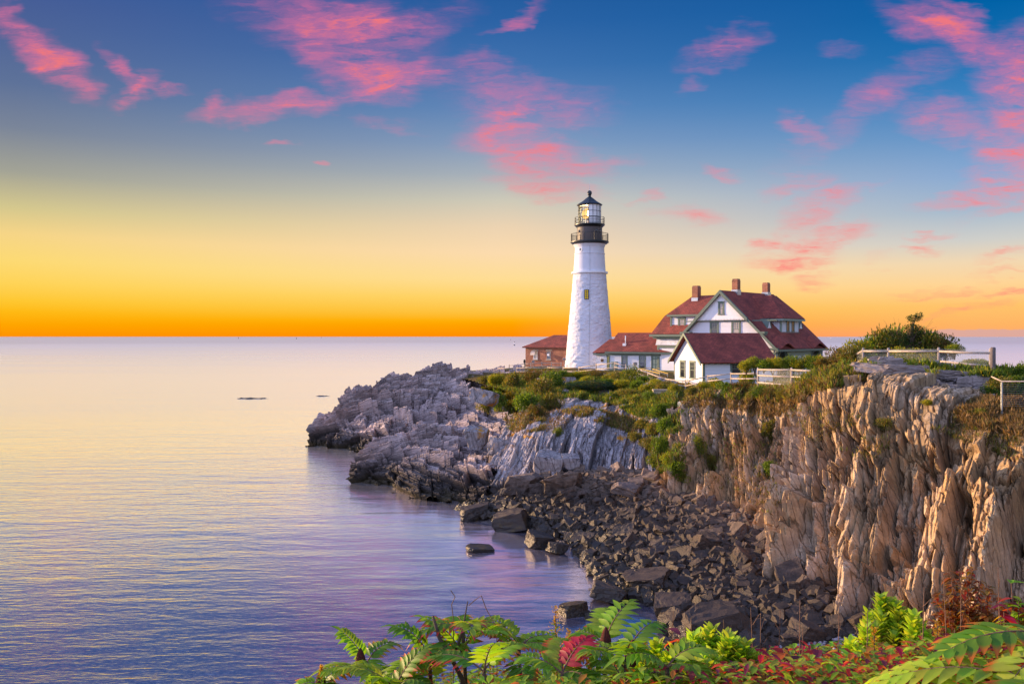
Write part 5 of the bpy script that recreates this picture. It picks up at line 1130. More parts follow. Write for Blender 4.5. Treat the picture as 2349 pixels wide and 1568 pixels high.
def shrub(ux, uyb, w, h, kind, label, group, Y=None, rz=None):
    if Y is None:
        hh = hit(ux, uyb)
        if hh is None: return None
        p = hh[0].copy()
    else: p = at(ux, uyb, Y)
    wm = w * p.y / FU / 2; hm = h * p.y / FU
    key = (kind, rnd.randrange(2 if kind == 'rust' else 3))
    if key not in SH_ME:
        V, F, C = SHRUB[key]; o = np_obj('foliage', V, F, M['leaf'], cattr=C); st = stems(len(SH_ME), 1.0, .95).build('stems', M['bark'])
        t = empty('shrub'); o.parent = t; st.parent = t; SH_ME[key] = t
    else: t = dup(SH_ME[key])
    t.location = p - Vector((0, 0, .12 * hm)); t.rotation_euler = (0, 0, rnd.uniform(0, 6.28)); t.scale = (wm * 1.05, wm * rnd.uniform(.9, 1.1), hm * 1.05)
    tag(t, label, 'shrub', group); return t
# left bank, in front of the brick house and the tower
Lb = 'dense shrub on the clifftop below the brick oil house'
for ux, uy, w, h, k in [(1115, 880, 46, 24, 'olive'), (1150, 900, 60, 44, 'green'), (1135, 885, 44, 30, 'yellow'), (1180, 888, 52, 42, 'olive'), (1205, 912, 66, 52, 'green'), (1225, 880, 54, 36, 'rust'), (1245, 910, 60, 54, 'olive'), (1270, 885, 56, 38, 'green'), (1190, 930, 50, 36, 'green'), (1160, 925, 44, 30, 'olive'), (1290, 868, 44, 22, 'green'), (1262, 868, 40, 24, 'rust'), (1110, 905, 36, 22, 'yellow'), (1140, 932, 54, 42, 'green'), (1178, 948, 54, 40, 'olive'), (1215, 938, 64, 50, 'green'), (1232, 955, 48, 34, 'rust'), (1268, 938, 54, 48, 'olive'), (1118, 945, 44, 34, 'olive'), (1195, 905, 60, 50, 'green'), (1150, 880, 50, 32, 'olive')]:
    shrub(ux, uy, w, h, k, Lb, 'shrubs below the brick oil house')
Lt = 'low yellow-green shrub on the slope in front of the lighthouse'
for ux, uy, w, h, k in [(1305, 868, 40, 18, 'yellow'), (1330, 866, 50, 18, 'yellow'), (1345, 878, 46, 20, 'yellow'), (1372, 866, 46, 18, 'rust'), (1400, 868, 44, 18, 'yellow'), (1420, 872, 46, 22, 'olive'), (1395, 885, 50, 20, 'green'), (1430, 890, 54, 22, 'yellow'), (1365, 890, 50, 18, 'olive'), (1460, 892, 50, 24, 'green'), (1490, 895, 56, 26, 'yellow'), (1520, 900, 56, 26, 'olive'), (1545, 898, 44, 24, 'yellow'), (1475, 878, 46, 20, 'green'), (1505, 882, 44, 18, 'yellow'), (1440, 908, 50, 20, 'olive'), (1490, 915, 50, 20, 'green'), (1530, 888, 40, 18, 'olive')]:
    shrub(ux, uy, w, h, k, Lt, 'low shrubs in front of the lighthouse')
shrub(1447, 872, 50, 42, 'small', 'tall pointed bright green bush beside the leaning path lamp', None)
# creeping conifer
def conifer(ux, uy, Y):
    p = at(ux, uy, Y); r = np.random.RandomState(3); n = 5200; a = r.uniform(0, 6.28, n); q = np.sqrt(r.rand(n)); lay = r.randint(0, 5, n)
    P = np.stack([q * np.cos(a) * 2.5, q * np.sin(a) * 1.6, .15 + lay * .22 * (1 - .5 * q) + .1 * r.rand(n)], 1)
    D = unit(np.stack([np.cos(a) * 1.0, np.sin(a) * .7, r.uniform(-.25, .15, n)], 1)); U = unit(np.cross(D, r.normal(size=(n, 3)) * .3 + np.array((0, 0, 1))))
    V, F = diamond(P, D, U, r.uniform(.2, .42, n), r.uniform(.03, .07, n)); C = np.repeat(pick([(.025, .06, .018), (.035, .08, .02), (.02, .045, .016)], n, r), 4, axis=0)
    t = tag(empty('creeping_conifer', p), 'dark green flat-branched conifer creeping over the pale rock', 'conifer'); np_obj('crown', V, F, M['leaf'], t, cattr=C)
    m = MB()
    for k in range(9): b = k * .7; m.path([(0, 0, -.3), (math.cos(b) * 1.0, math.sin(b) * .7, .4), (math.cos(b) * 2.2, math.sin(b) * 1.4, .5)], [.07, .05, .015], 5, False)
    m.build('branch', M['bark'], t)
hh = hit(1362, 896); conifer(1362, 896, hh[0].y if hh else 80)
# gully and wall plants
Lg = 'green plant growing down the gully beside the concrete wall'
for ux, uy, w, h, k in [(1515, 955, 44, 36, 'green'), (1530, 990, 40, 44, 'green'), (1505, 1000, 44, 40, 'olive'), (1520, 1040, 44, 44, 'green'), (1535, 1075, 52, 44, 'small'), (1490, 1030, 44, 34, 'olive'), (1550, 1090, 50, 40, 'green'), (1500, 1068, 40, 40, 'small'), (1470, 985, 44, 30, 'olive'), (1455, 1010, 34, 24, 'olive'), (1565, 1105, 40, 30, 'small')]:
    shrub(ux, uy, w, h, k, Lg, 'plants of the gully')
for ux, uy, w, h, k, lab in [(1281, 1000, 30, 26, 'small', 'single bush rooted in a crack of the grey slabs'), (1605, 1045, 34, 60, 'small', 'thin green plant hanging on the cliff right of the gully'), (1628, 1075, 30, 44, 'olive', 'olive plant low on the cliff right of the gully'), (1770, 1010, 40, 60, 'olive', 'dark plant in the shaded cleft beside the big cliff'), (1765, 1090, 44, 40, 'green', 'green plant at the bottom of the shaded cleft'), (2030, 985, 40, 34, 'olive', 'olive tuft on the ledge below the rocky knoll'), (2130, 930, 50, 16, 'yellow', 'yellow-green tuft on the knoll ledges'), (2240, 955, 40, 22, 'small', 'small bright tuft at the head of the dry grass')]:
    shrub(ux, uy, w, h, k, lab, None)
# below and behind the fences on the right
Lf = 'bush growing at the foot of the three-rail fence'
for ux, uy, w, h, k in [(1610, 895, 46, 26, 'yellow'), (1640, 890, 50, 30, 'yellow'), (1668, 905, 50, 34, 'green'), (1700, 905, 60, 44, 'rust'), (1712, 884, 50, 46, 'yellow'), (1700, 870, 40, 36, 'green'), (1750, 908, 50, 26, 'green'), (1775, 912, 46, 24, 'rust'), (1735, 918, 50, 30, 'olive'), (1800, 912, 46, 22, 'olive'), (1840, 896, 40, 18, 'yellow'), (1590, 905, 40, 22, 'olive'), (1868, 885, 36, 18, 'rust')]:
    shrub(ux, uy, w, h, k, Lf, 'bushes at the foot of the three-rail fence')
Lh = 'bush in the hedge before the house porch'
for i, ux in enumerate(range(1712, 1960, 20)):
    shrub(ux, 850 - 1.5 * (i % 3), 48, 30 + 5 * (i % 2) + (4 if ux > 1850 else 0), ('yellow', 'small', 'green')[i % 3], Lh, 'hedge before the house porch', Y=62 - i * .5)
Lk = 'bush on the mound around the gnarled tree'
for ux, uy, w, h, k, Y in [(1890, 845, 50, 34, 'rust', 52), (1920, 842, 60, 46, 'rust', 51), (1950, 838, 60, 56, 'olive', 50), (1975, 830, 64, 58, 'yellow', 51), (2000, 825, 84, 74, 'green', 52), (2030, 822, 92, 86, 'olive', 52), (2058, 822, 96, 94, 'green', 52.5), (2110, 815, 92, 78, 'green', 52), (2140, 818, 80, 70, 'olive', 51), (2168, 822, 56, 60, 'rust', 50), (2060, 830, 60, 44, 'yellow', 48), (2100, 835, 60, 46, 'yellow', 47.5), (2130, 838, 56, 40, 'yellow', 46.5), (1990, 845, 40, 24, 'yellow', 46), (2070, 842, 46, 26, 'small', 45.5), (2190, 815, 50, 30, 'small', 49), (1960, 860, 44, 26, 'yellow', 47), (1930, 870, 50, 30, 'rust', 47.5)]:
    shrub(ux, uy, w, h, k, Lk, 'bushes around the gnarled tree', Y=Y)
Le = 'dark green bush beyond the tall post at the right edge'
for ux, uy, w, h, k, Y in [(2255, 850, 46, 30, 'green', 44), (2285, 880, 50, 44, 'green', 40), (2300, 905, 56, 50, 'olive', 37), (2275, 915, 44, 36, 'green', 37), (2330, 900, 60, 46, 'green', 38), (2345, 868, 60, 40, 'green', 45), (2230, 845, 50, 26, 'yellow', 45)]:
    shrub(ux, uy, w, h, k, Le, 'bushes at the right edge', Y=Y)
# gnarled tree on the mound
def tree(p):
    t = tag(empty('gnarled_tree', p, 0), 'wind-gnarled dark green tree on the mound right of the house', 'tree')
    m = MB(); tops = []
    r = random.Random(4); m.path([(0, 0, -.5), (.1, 0, .6), (.25, .1, 1.3), (.35, .1, 1.9)], [.16, .13, .1, .07], 8)
    for a, q, z in ((-.9, 1.2, 1.4), (.5, .9, 1.7), (.25, .35, 2.6), (2.6, .8, 1.3), (-.2, .7, 2.2), (3.4, 1.3, 1.1), (.1, .55, 3.0)):
        e = (q * math.cos(a), q * math.sin(a) * .6, z); m.path([(.2, .05, .7 + z * .2), (e[0] * .6, e[1] * .5, z * .75), e], [.08, .05, .02], 6); tops.append(e)
    m.build('trunk', M['bark'], t)
    lumps = [(-.95, -.2, 1.15, .62, .6, .42), (-.45, .1, 1.45, .55, .55, .4), (.5, .2, 1.75, .5, .5, .38), (.95, .1, 1.35, .55, .55, .5), (.2, 0, 2.15, .36, .36, .28), (.38, .05, 2.75, .40, .36, .22), (.75, .05, 2.95, .22, .22, .18), (-.1, -.1, .8, .9, .7, .5), (1.0, -.1, .8, .6, .6, .5), (.75, .1, 2.0, .3, .3, .3)]
    V, F, C = foliage(77, 9000, lumps, .085, [(.035, .075, .014), (.05, .095, .016), (.03, .06, .012), (.12, .085, .025)], .4); np_obj('crown', V, F, M['leaf'], t, cattr=C)
    m = MB()
    for k in range(14): a = r.uniform(-1, 1); m.path([(a * .8, 0, 1.2), (a * 1.3, r.uniform(-.3, .3), 2.0), (a * 1.9 + .2, r.uniform(-.4, .4), r.uniform(1.9, 2.9))], [.012, .008, .004], 4, False)
    m.build('bare_twigs', M['twig'], t)
tree(at(2083, 832, 51) + Vector((0, 0, .1)))
# ------------------------------------------------------------------ turf and dry grass, as stuff
def in_poly_px(poly, n, r):
    xs = [p[0] for p in poly]; ys = [p[1] for p in poly]; out = []
    while len(out) < n:
        u, v = r.uniform(min(xs), max(xs), 4000), r.uniform(min(ys), max(ys), 4000); k = inside(poly, u, v); out += list(zip(u[k], v[k]))
    return out[:n]
def grass(name, label, zones, mat='grass', seed=1):
    r = np.random.RandomState(seed); Vs = []; Fs = []; Cs = []; nv = 0
    for poly, n, hgt, pal, nb, maxslope in zones:
        base = []
        for u, v in in_poly_px(poly, n, r):
            h = hit(u, v)
            if h is None or h[0].z < 2.2: continue
            if abs(h[1].z) < maxslope: continue
            if vnoise(np.array(h[0].x * .55), np.array(h[0].y * .55 + h[0].z), 31) < .27: continue
            base.append(tuple(h[0]))
        if not base: continue
        B_ = np.repeat(np.array(base), nb, axis=0); m = len(B_)
        P = B_ + r.normal(size=(m, 3)) * np.array((.12, .12, .0)) - np.array((0, 0, .05)); D = unit(r.normal(size=(m, 3)) * .45 + np.array((0, 0, 1.0))); U = unit(np.cross(D, r.normal(size=(m, 3))))
        L = hgt * r.uniform(.5, 1.3, m); V, F = diamond(P, D, U, L, L * r.uniform(.10, .2, m)); c = pick(pal, len(base), r, .35); C = np.repeat(np.repeat(c, nb, axis=0) * (1 + .25 * r.normal(size=(m, 1))), 4, axis=0)
        Vs.append(V); Fs.append(F + nv); Cs.append(np.clip(C, .003, 1)); nv += len(V)
    o = np_obj(name, np.concatenate(Vs), np.concatenate(Fs), M[mat], cattr=np.concatenate(Cs)); tag(o, label, name.replace('_', ' '), kind='stuff')
SL1 = [(1095, 905), (1130, 862), (1290, 858), (1440, 870), (1500, 884), (1570, 902), (1560, 925), (1500, 945), (1470, 960), (1400, 925), (1310, 912), (1230, 925), (1180, 945), (1120, 945)]
grass('turf', 'rough green and tawny turf covering the slope above the slabs', [
    (SL1, 11000, .42, GREEN + OLIVE + YELLOW, 5, .12), ([(1485, 935), (1560, 905), (1566, 1075), (1505, 1090), (1488, 1010)], 1800, .38, GREEN + OLIVE, 5, 0.0),
    ([(1150, 950), (1250, 935), (1250, 985), (1180, 1000)], 1200, .3, OLIVE + BROWN, 5, .1), ([(1290, 945), (1330, 930), (1460, 960), (1460, 1000), (1390, 975)], 1600, .32, BROWN + OLIVE, 5, .1),
    ([(1690, 862), (2000, 820), (2200, 800), (2349, 800), (2349, 870), (2000, 850), (1800, 880)], 4200, .4, GREEN + YELLOW, 5, .1), ([(1540, 925), (1560, 880), (1800, 870), (1980, 830), (1990, 870), (1850, 905), (1790, 925), (1640, 915)], 3600, .4, OLIVE + BROWN + YELLOW, 5, .05)], seed=2)
grass('dry_grass', 'tawny dry grass along the cliff edges and on the right-hand slope', [
    ([(2180, 960), (2230, 925), (2349, 900), (2349, 1000), (2260, 985)], 3600, .34, BROWN, 6, .1), ([(2060, 950), (2230, 940), (2349, 1010), (2349, 1060), (2200, 1010)], 900, .22, BROWN + OLIVE, 5, .15),
    ([(1545, 905), (1800, 885), (1850, 880), (1840, 925), (1780, 960), (1650, 935), (1560, 935)], 2000, .3, BROWN, 6, .0), ([(1780, 930), (1960, 940), (2060, 1000), (2000, 1060), (1860, 1010)], 500, .22, BROWN + OLIVE, 6, .12),
    ([(1560, 930), (1780, 920), (1780, 1180), (1600, 1100)], 900, .25, BROWN + OLIVE, 5, .10), ([(1180, 930), (1300, 930), (1300, 985), (1190, 995)], 900, .25, BROWN, 5, .1)], seed=3)
# ------------------------------------------------------------------ plants in the foreground
class Leaves:
    def __init__(s): s.v = []; s.f = []; s.c = []
    def leaf(s, b, d, up, L, Wd, col, droop=.25, fold=.35, shape=(.12, .75, 1.0, .8, .42, 0.02), tip=None):
        d = Vector(d).normalized(); up = Vector(up); side = d.cross(up)
        if side.length < 1e-4: side = d.cross(Vector((1, .3, 0)))
        side.normalize(); nrm = side.cross(d).normalized(); k = len(s.v); n = len(shape); b = Vector(b)
        for i, w in enumerate(shape):
            t = i / (n - 1); c = b + d * (L * t) + Vector((0, 0, -1)) * (droop * L * t * t); hw = Wd * .5 * w; e = nrm * (fold * hw)
            j = rnd.uniform(.9, 1.1); cc = tuple(min(1, x * j) for x in (col if tip is None or t < .72 else tip))
            s.v += [tuple(c - side * hw + e), tuple(c), tuple(c + side * hw + e)]; s.c += [cc, tuple(x * 1.18 for x in cc), cc]
        for i in range(n - 1): a = k + 3 * i; s.f += [(a, a + 1, a + 4, a + 3), (a + 1, a + 2, a + 5, a + 4)]
    def build(s, name, parent): return np_obj(name, s.v, s.f, M['leaf'], parent, cattr=np.array(s.c), smooth=True)
def gz_(x, y): return float(bank_z(np.array([x]), np.array([y]))[0])
FG = [(.15, .29, .02), (.20, .34, .025), (.10, .22, .02), (.25, .35, .03)]
LIME = [(.32, .46, .035), (.27, .41, .03), (.38, .47, .05)]
RED = [(.45, .03, .03), (.38, .02, .05), (.5, .07, .02)]; ORANGE = [(.48, .14, .02), (.40, .18, .02), (.35, .08, .015)]; PURPLE = [(.12, .02, .045), (.17, .03, .06), (.22, .03, .04)]
ch = rnd.choice
def compound(L, st, b, az_, el, length, col, n=9, ll=.11, lw=.036, curl=.9, tipcol=None):
    """one sumac leaf: arching rachis with paired toothed leaflets"""
    pts = []; d = Vector((math.cos(az_) * math.cos(el), math.sin(az_) * math.cos(el), math.sin(el))); p = Vector(b); step = length / 12
    for k in range(13):
        pts.append(p.copy()); p = p + d * step; d = (d + Vector((0, 0, -curl / 12))).normalized()
    st.path(pts, [.0055 * (1 - .06 * k) for k in range(13)], 5, False)
    for k in range(n):
        t = .22 + .74 * k / (n - 1); i = min(11, int(t * 12)); q = pts[i].lerp(pts[i + 1], t * 12 - i); d = (pts[i + 1] - pts[i]).normalized(); sd = d.cross(Vector((0, 0, 1))).normalized(); up = sd.cross(d)
        ln = ll * (.72 + .5 * math.sin(math.pi * min(1, t * 1.02))) * rnd.uniform(.9, 1.1)
        for s in (1, -1):
            if rnd.random() < .04: continue
            L.leaf(q, sd * s + d * (.38 + .35 * t) + up * .1, up, ln, lw * rnd.uniform(.9, 1.15), tuple(x * rnd.uniform(.85, 1.15) for x in col), droop=rnd.uniform(.1, .4), fold=.3, tip=tipcol)
    L.leaf(pts[12], d, Vector((0, 0, 1)), ll, lw, col, tip=tipcol)
def sumac(ux, uy, Y, nl, ln, lab, reds=.12, cone=True, span=(0, 6.28), lean=0.0, sc=1.0):
    top = at(ux, uy, Y); bx, by = top.x - lean, top.y + .1; g0 = gz_(bx, by); t = tag(empty('sumac', (bx, by, g0)), lab, 'sumac', 'sumacs along the bank'); o = Vector((bx, by, g0)); tp = top - o
    m = MB(); m.path([(0, 0, -.1), tp * .5 + Vector((.02, 0, 0)), tp], [.02 * sc, .016 * sc, .011 * sc], 7); m.build('stem', M['bark'], t)
    for k in range(nl):
        L = Leaves(); st = MB(); col = ch(FG); tc = None
        if rnd.random() < reds * .5: col = ch(RED)
        elif rnd.random() < .35: tc = ch(ORANGE + RED)
        a = span[0] + (span[1] - span[0]) * (k + rnd.uniform(.2, .8)) / nl; z = rnd.uniform(-.35, 0) * min(1, tp.z) * (k % 2) * .6
        compound(L, st, tp + Vector((0, 0, z)), a, rnd.uniform(.45, 1.15), ln * rnd.uniform(.8, 1.15), col, 8 + k % 4, (.11 * sc), (.036 * sc), rnd.uniform(.8, 1.6), tc)
        lo = L.build('leaf', t); st.build('leaf_stalk', M['twig'], lo)
    if cone and rnd.random() < .45:
        c = MB(); b = tp + Vector((rnd.uniform(-.08, .08), -.05, -.02)); pts = [b + Vector((0, 0, .02 * k)) for k in range(8)]
        c.path(pts, [.012, .026, .032, .034, .030, .024, .017, .006], 9); c.build('seed_cone', M['sumac_cone'], t)
    return t
S_ = [(1062, 1442, 4.9, 8, .30, 'tall sumac with bronzed leaf tips beside the forked dead branch', .12), (1190, 1482, 4.9, 7, .28, 'sumac right of the forked dead branch with one bright red leaf', .2), (1385, 1478, 4.6, 6, .29, 'sumac with one leaf standing upright over the cove water', 0), (840, 1522, 5.0, 6, .26, 'small sumac with dark rounded fronds at the left of the bank', 0), (735, 1570, 5.0, 5, .2, 'leftmost low sumac peeping over the bottom edge', .1), (985, 1508, 4.8, 6, .28, 'arching sumac with reddened leaflets left of the dead branch', .15), (1435, 1510, 4.2, 6, .28, 'ribbed bright sumac low in front of the bayberries', 0), (1110, 1540, 4.3, 6, .3, 'low sumac with a dark red seed cone in front of the dead branch', .1), (1290, 1545, 4.2, 5, .28, 'low spreading sumac below the tall goldenrod', .05), (1530, 1530, 4.0, 5, .26, 'low sumac in front of the bayberry bushes', .05), (905, 1580, 4.5, 5, .26, 'low sumac at the bottom edge left of centre', .1)]
for ux, uy, Y, nl, ln, lab, rd in S_: sumac(ux, uy, Y, nl, ln, lab, rd)
# close, large fronds at the right
for ux, uy, Y, nl, ln, lab, span in ((2440, 1600, 2.4, 5, .50, 'large close sumac fronds sweeping in from the right corner', (2.2, 4.0)), (2490, 1490, 2.6, 3, .44, 'large close sumac frond at the right edge', (2.4, 3.9))):
    top = at(ux, uy, Y); g0 = gz_(top.x, top.y); t = tag(empty('sumac', (top.x, top.y, g0)), lab, 'sumac', 'sumacs along the bank'); tp = Vector((0, 0, top.z - g0))
    MB().path([(0, 0, -.1), tp], [.02, .012], 7).build('stem', M['bark'], t)
    for k in range(nl):
        L = Leaves(); st = MB(); compound(L, st, tp, span[0] + (span[1] - span[0]) * (k + .5) / nl, rnd.uniform(.15, .55), ln * rnd.uniform(.9, 1.15), ch(FG + LIME), 10, .12, .042, 1.1, ch(ORANGE + LIME)); lo = L.build('leaf', t); st.build('leaf_stalk', M['twig'], lo)
# forked dead branch
bp_ = at(1062, 1560, 4.8); g0 = gz_(bp_.x, bp_.y); t = tag(empty('dead_branch', (bp_.x, bp_.y, g0)), 'bare forked dead branch sticking up among the sumacs', 'branch'); o = Vector((bp_.x, bp_.y, g0))
MB().path([(0, 0, -.2), bp_ - o, at(1036, 1510, 4.8) - o, at(1008, 1462, 4.8) - o, at(993, 1412, 4.8) - o], [.017, .016, .014, .012, .008], 8).build('limb', M['bark'], t)
MB().path([at(1036, 1512, 4.8) - o, at(1050, 1480, 4.75) - o, at(1062, 1440, 4.75) - o, at(1073, 1378, 4.75) - o], [.012, .010, .007, .003], 7).build('limb', M['bark'], t)
for pts, lab in (([(1040, 1420), (1036, 1385), (1044, 1368), (1034, 1353)], 'thin curling tendril left of the dead branch'), ([(1140, 1440), (1115, 1395), (1104, 1365), (1090, 1375), (1075, 1388)], 'long looping tendril over the water right of the dead branch'), ([(1330, 1470), (1329, 1440)], 'short bare twig over the nearest rock')):
    q = [at(*pp, 4.9) for pp in pts]; base_ = Vector((q[0].x, q[0].y, gz_(q[0].x, q[0].y))); m = MB(); m.path([base_] + q, .0028, 4, False); tag(m.build('tendril', M['twig']), lab, 'tendril')
def goldenrod(ux, uy, Y, lab, sc=1.0):
    top = at(ux, uy, Y); g0 = gz_(top.x, top.y); t = tag(empty('goldenrod', (top.x, top.y, g0)), lab, 'goldenrod', 'goldenrods in the foreground'); H = top.z - g0
    MB().path([(0, 0, -.1), (.015, 0, H * .5), (0, 0, H)], [.007, .006, .003], 6).build('stem', M['twig'], t)
    L = Leaves()
    for k in range(int(46 * sc)):
        z = H - .07 * sc - .5 * sc * (k / 46); a = k * 2.4; L.leaf((0, 0, z), (math.cos(a), math.sin(a), .75), (0, 0, 1), (.05 + .06 * k / 46) * rnd.uniform(.8, 1.2), .018, ch(FG + LIME), .5, .3)
    L.build('leaves', t); F_ = Leaves()
    for k in range(150):
        a = rnd.uniform(0, 6.28); z = rnd.uniform(-.13, .03) * sc; r_ = .05 * sc * (.25 + abs(z) * 5) * rnd.random(); F_.leaf((r_ * math.cos(a), r_ * math.sin(a), H + z), (math.cos(a), math.sin(a), .8), (0, 0, 1), .014, .008, ch([(.5, .33, .03), (.42, .22, .03), (.3, .2, .03)]), 0, .2, (.3, 1, .3))
    F_.build('flower_head', t)
for a in ((1274, 1402, 4.9, 'tall goldenrod with a tawny flower head standing against the water', 1.1), (1305, 1452, 4.9, 'shorter goldenrod just right of the tall one', .8), (1438, 1492, 4.7, 'goldenrod stem right of the upright sumac leaf', .8), (737, 1532, 4.9, 'brown-headed goldenrod at the left end of the bank', .5), (1900, 1512, 4.5, 'leafy goldenrod among the red leaves', .9), (1755, 1540, 4.2, 'leafy goldenrod below the bayberry bushes', .9), (2240, 1440, 5.0, 'green goldenrod beside the rust-leaved shrub', .9), (1355, 1485, 4.6, 'slim goldenrod left of the upright sumac', .7), (1480, 1470, 4.6, 'pale goldenrod at the left of the bayberry bushes', .8), (2005, 1450, 4.3, 'goldenrod spike in front of the pebbles', .9), (2150, 1435, 4.6, 'goldenrod spike below the rust-leaved shrub', .9)): goldenrod(*a)
def bayberry(ux, uy, w, Y, nst, lab, pal=LIME):
    top = at(ux, uy, Y); g0 = gz_(top.x, top.y); wm = w * Y / FU / 2; t = tag(empty('bayberry', (top.x, top.y, g0)), lab, 'bayberry bush', 'bayberry bushes on the bank'); H = top.z - g0; st = MB(); L = Leaves()
    for k in range(nst):
        a = rnd.uniform(0, 6.28); q = math.sqrt(rnd.random()) * wm; e = Vector((q * math.cos(a), q * math.sin(a) * .8, H * (1 - .18 * (q / wm) ** 2) * rnd.uniform(.92, 1.0)))
        st.path([(e.x * .3, e.y * .3, -.1), (e.x * .8, e.y * .8, e.z * .55), e], [.007, .005, .003], 5, False)
        for j in range(26):
            z = e - Vector((0, 0, .17 * (j / 26) ** 1.1)); b = j * 2.4 + k; lift = 1.5 - 1.1 * j / 26; L.leaf(z, (math.cos(b), math.sin(b), lift), (math.cos(b) * -.3, math.sin(b) * -.3, 1), rnd.uniform(.085, .125) * (.75 + .35 * j / 26), .036, tuple(x * rnd.uniform(.8, 1.15) for x in ch(pal)), .12, .25, (.12, .5, .85, 1.0, .7, .05))
    st.build('stems', M['twig'], t); L.build('leaves', t)
for a in ((1625, 1440, 140, 4.9, 26, 'broad lime-green bayberry bush at the middle of the bank'), (1560, 1475, 100, 4.7, 16, 'lime bayberry bush left of the broad one'), (1690, 1458, 100, 4.7, 16, 'lime bayberry bush right of the broad one'), (1500, 1478, 100, 4.8, 16, 'low bayberry bush at the edge of the water'), (1620, 1490, 130, 4.3, 18, 'low bayberry bush in front of the broad one'), (2038, 1366, 120, 5.4, 22, 'lime bayberry bush standing before the foot of the big cliff'), (2090, 1405, 90, 5.2, 12, 'small bayberry bush right of the one before the big cliff'), (1975, 1432, 60, 5.2, 9, 'thin bayberry shoot left of the one before the big cliff')): bayberry(*a)
for a in ((925, 1535, 90, 4.7, 14, 'dark green bayberry bush left of the dead branch'), (872, 1550, 80, 4.6, 12, 'dark green bayberry bush at the left end of the bank')): bayberry(*a, FG)
def leafy(ux, uy, w, Y, nst, nl, leaf, pal, lab, cat, grp, name):
    top = at(ux, uy, Y); g0 = gz_(top.x, top.y); wm = w * Y / FU / 2; t = tag(empty(name, (top.x, top.y, g0)), lab, cat, grp); H = top.z - g0; st = MB(); L = Leaves()
    for k in range(nst):
        a = rnd.uniform(0, 6.28); q = math.sqrt(rnd.random()) * wm; e = Vector((q * math.cos(a), q * math.sin(a) * .7, H * (1 - .35 * (q / wm) ** 2) * rnd.uniform(.7, 1.0))); mid = Vector((e.x * .5 + rnd.uniform(-.05, .05), e.y * .5, e.z * .6))
        st.path([(e.x * .2, e.y * .2, -.1), mid, e], [.006, .005, .002], 5, False)
        for j in range(nl):
            f = rnd.uniform(.35, 1.0); z = mid.lerp(e, max(0, f * 2 - 1)) if f > .5 else Vector((e.x * .2, e.y * .2, 0)).lerp(mid, f * 2); b = rnd.uniform(0, 6.28)
            L.leaf(z, (math.cos(b), math.sin(b), rnd.uniform(-.4, .6)), (0, 0, 1), leaf * rnd.uniform(.7, 1.25), leaf * .5, tuple(x * rnd.uniform(.75, 1.2) for x in ch(pal)), rnd.uniform(.1, .6), .35)
    st.build('stems', M['twig'], t); L.build('leaves', t)
leafy(2222, 1290, 215, 5.5, 120, 36, .062, [(.36, .13, .02), (.28, .10, .02), (.22, .07, .02), (.40, .18, .03), (.34, .05, .02), (.20, .12, .02)], 'rust-leaved twiggy shrub below the right-hand cliff', 'shrub', None, 'shrub')
leafy(2335, 1325, 110, 5.0, 36, 26, .085, ORANGE + PURPLE + FG, 'purple and orange shrub at the right edge', 'shrub', None, 'shrub')
for ux, uy, w, Y, n, lab in ((1562, 1405, 60, 4.8, 7, 'sprig of bright red drooping leaves beside the tall weedy block'), (1722, 1420, 50, 4.8, 5, 'red-budded stem over the great dark boulder'), (1800, 1450, 90, 4.5, 9, 'sprig of purple and scarlet leaves before the pebbles'), (1880, 1432, 90, 4.6, 10, 'sprig of crimson leaves against the pale pebbles'), (2105, 1440, 90, 4.2, 9, 'sprig of deep red leaves below the bayberry'), (2200, 1365, 70, 4.4, 6, 'sprig of purple leaves in front of the rust-leaved shrub'), (2300, 1310, 70, 4.4, 7, 'sprig of purple-red leaves at the far right'), (1700, 1470, 70, 4.2, 7, 'scarlet leaves low among the bayberries')):
    leafy(ux, uy, w, Y, n + 2, 9, .12, RED + PURPLE + ORANGE[:1], lab, 'leafy sprig', 'red-leaved sprigs on the bank', 'leafy_sprig')
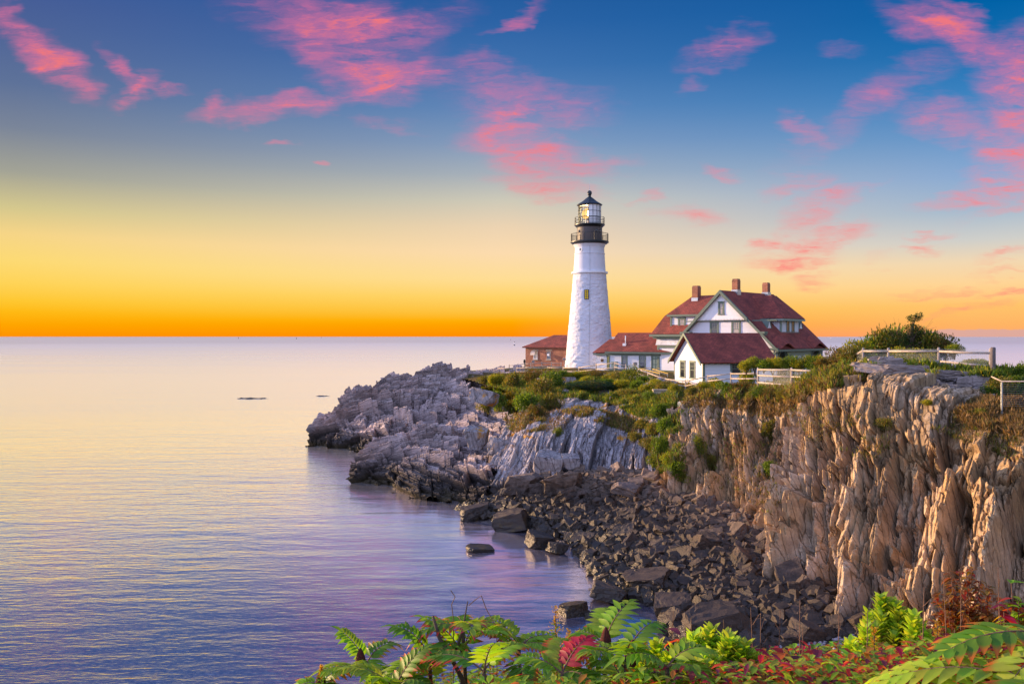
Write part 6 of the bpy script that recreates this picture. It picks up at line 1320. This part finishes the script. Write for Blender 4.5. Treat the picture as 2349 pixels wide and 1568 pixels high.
for ux, uy, w, Y, n, lab in ((1765, 1490, 150, 4.6, 30, 'dark green leafy shrub below the great boulder'), (1950, 1465, 150, 4.7, 34, 'mixed green and rusty shrub in the middle right of the bank'), (2120, 1465, 160, 4.4, 34, 'dense green shrub under the close sumac fronds'), (2270, 1430, 150, 4.4, 32, 'dense dark shrub at the right of the bank'), (1850, 1510, 160, 4.1, 30, 'green shrub at the bottom edge right of centre'), (2030, 1515, 160, 3.9, 30, 'low green shrub at the bottom edge near the right corner')):
    leafy(ux, uy, w, Y, n, 40, .085, FG + FG + LIME + ORANGE[:2] + [(.05, .12, .04), (.06, .14, .05)], lab, 'shrub', None, 'shrub')
# ground cover knitting it all together
L = Leaves()
for k in range(13500):
    ux = 640 + 1760 * rnd.random() ** .75; Y = rnd.uniform(3.7, 6.6); x = (ux - CX) * Y / FU; edge = np.interp(ux, [640, 900, 1100, 1350, 1500, 1900, 2100, 2400], [1610, 1562, 1530, 1525, 1500, 1475, 1440, 1405]); z = EYE - (edge + (4 if Y > 5.2 else 34) + 90 * rnd.random() - HY) * Y / FU
    a = rnd.uniform(0, 6.28); L.leaf((x, Y, max(z, gz_(x, Y) - .05)), (math.cos(a), math.sin(a), rnd.uniform(-.2, .9)), (0, 0, 1), rnd.uniform(.04, .09), rnd.uniform(.016, .036), tuple(v * rnd.uniform(.75, 1.2) for v in ch(FG + FG + LIME + LIME + (ORANGE + RED + PURPLE + RED if ux > 1500 else ORANGE))), .3, .3, (.15, .9, 1.0, .03))
o = L.build('ground_cover', None); tag(o, 'tangled green ground cover along the near bank', 'ground cover', kind='stuff')

# bare twigs standing above the leaves
for k in range(16):
    ux = (1330, 1480, 1545, 1585, 1660, 1722, 1745, 1790, 1835, 1842, 1925, 1990, 2120, 2165, 2205, 2290)[k]; uy = (1438, 1462, 1400, 1415, 1420, 1392, 1405, 1398, 1375, 1440, 1380, 1400, 1345, 1330, 1300, 1300)[k]
    p = at(ux, uy, rnd.uniform(4.6, 5.2)); g0 = gz_(p.x, p.y); H = p.z - g0; l = rnd.uniform(-.07, .07); m = MB(); m.path([(p.x - l, p.y, g0 - .05), (p.x - l * .3, p.y, g0 + H * .6), (p.x, p.y, p.z)], [.005, .004, .002], 5, False)
    for j in range(3): z = g0 + H * (.72 + .09 * j); a = rnd.uniform(0, 6.28); m.path([(p.x - l * .2, p.y, z), (p.x + .05 * math.cos(a), p.y + .05 * math.sin(a), z + .07)], [.0025, .001], 4, False)
    tag(m.build('bare_twig', M['twig']), 'thin bare twig standing above the foreground leaves', 'twig', 'bare twigs among the foreground leaves')
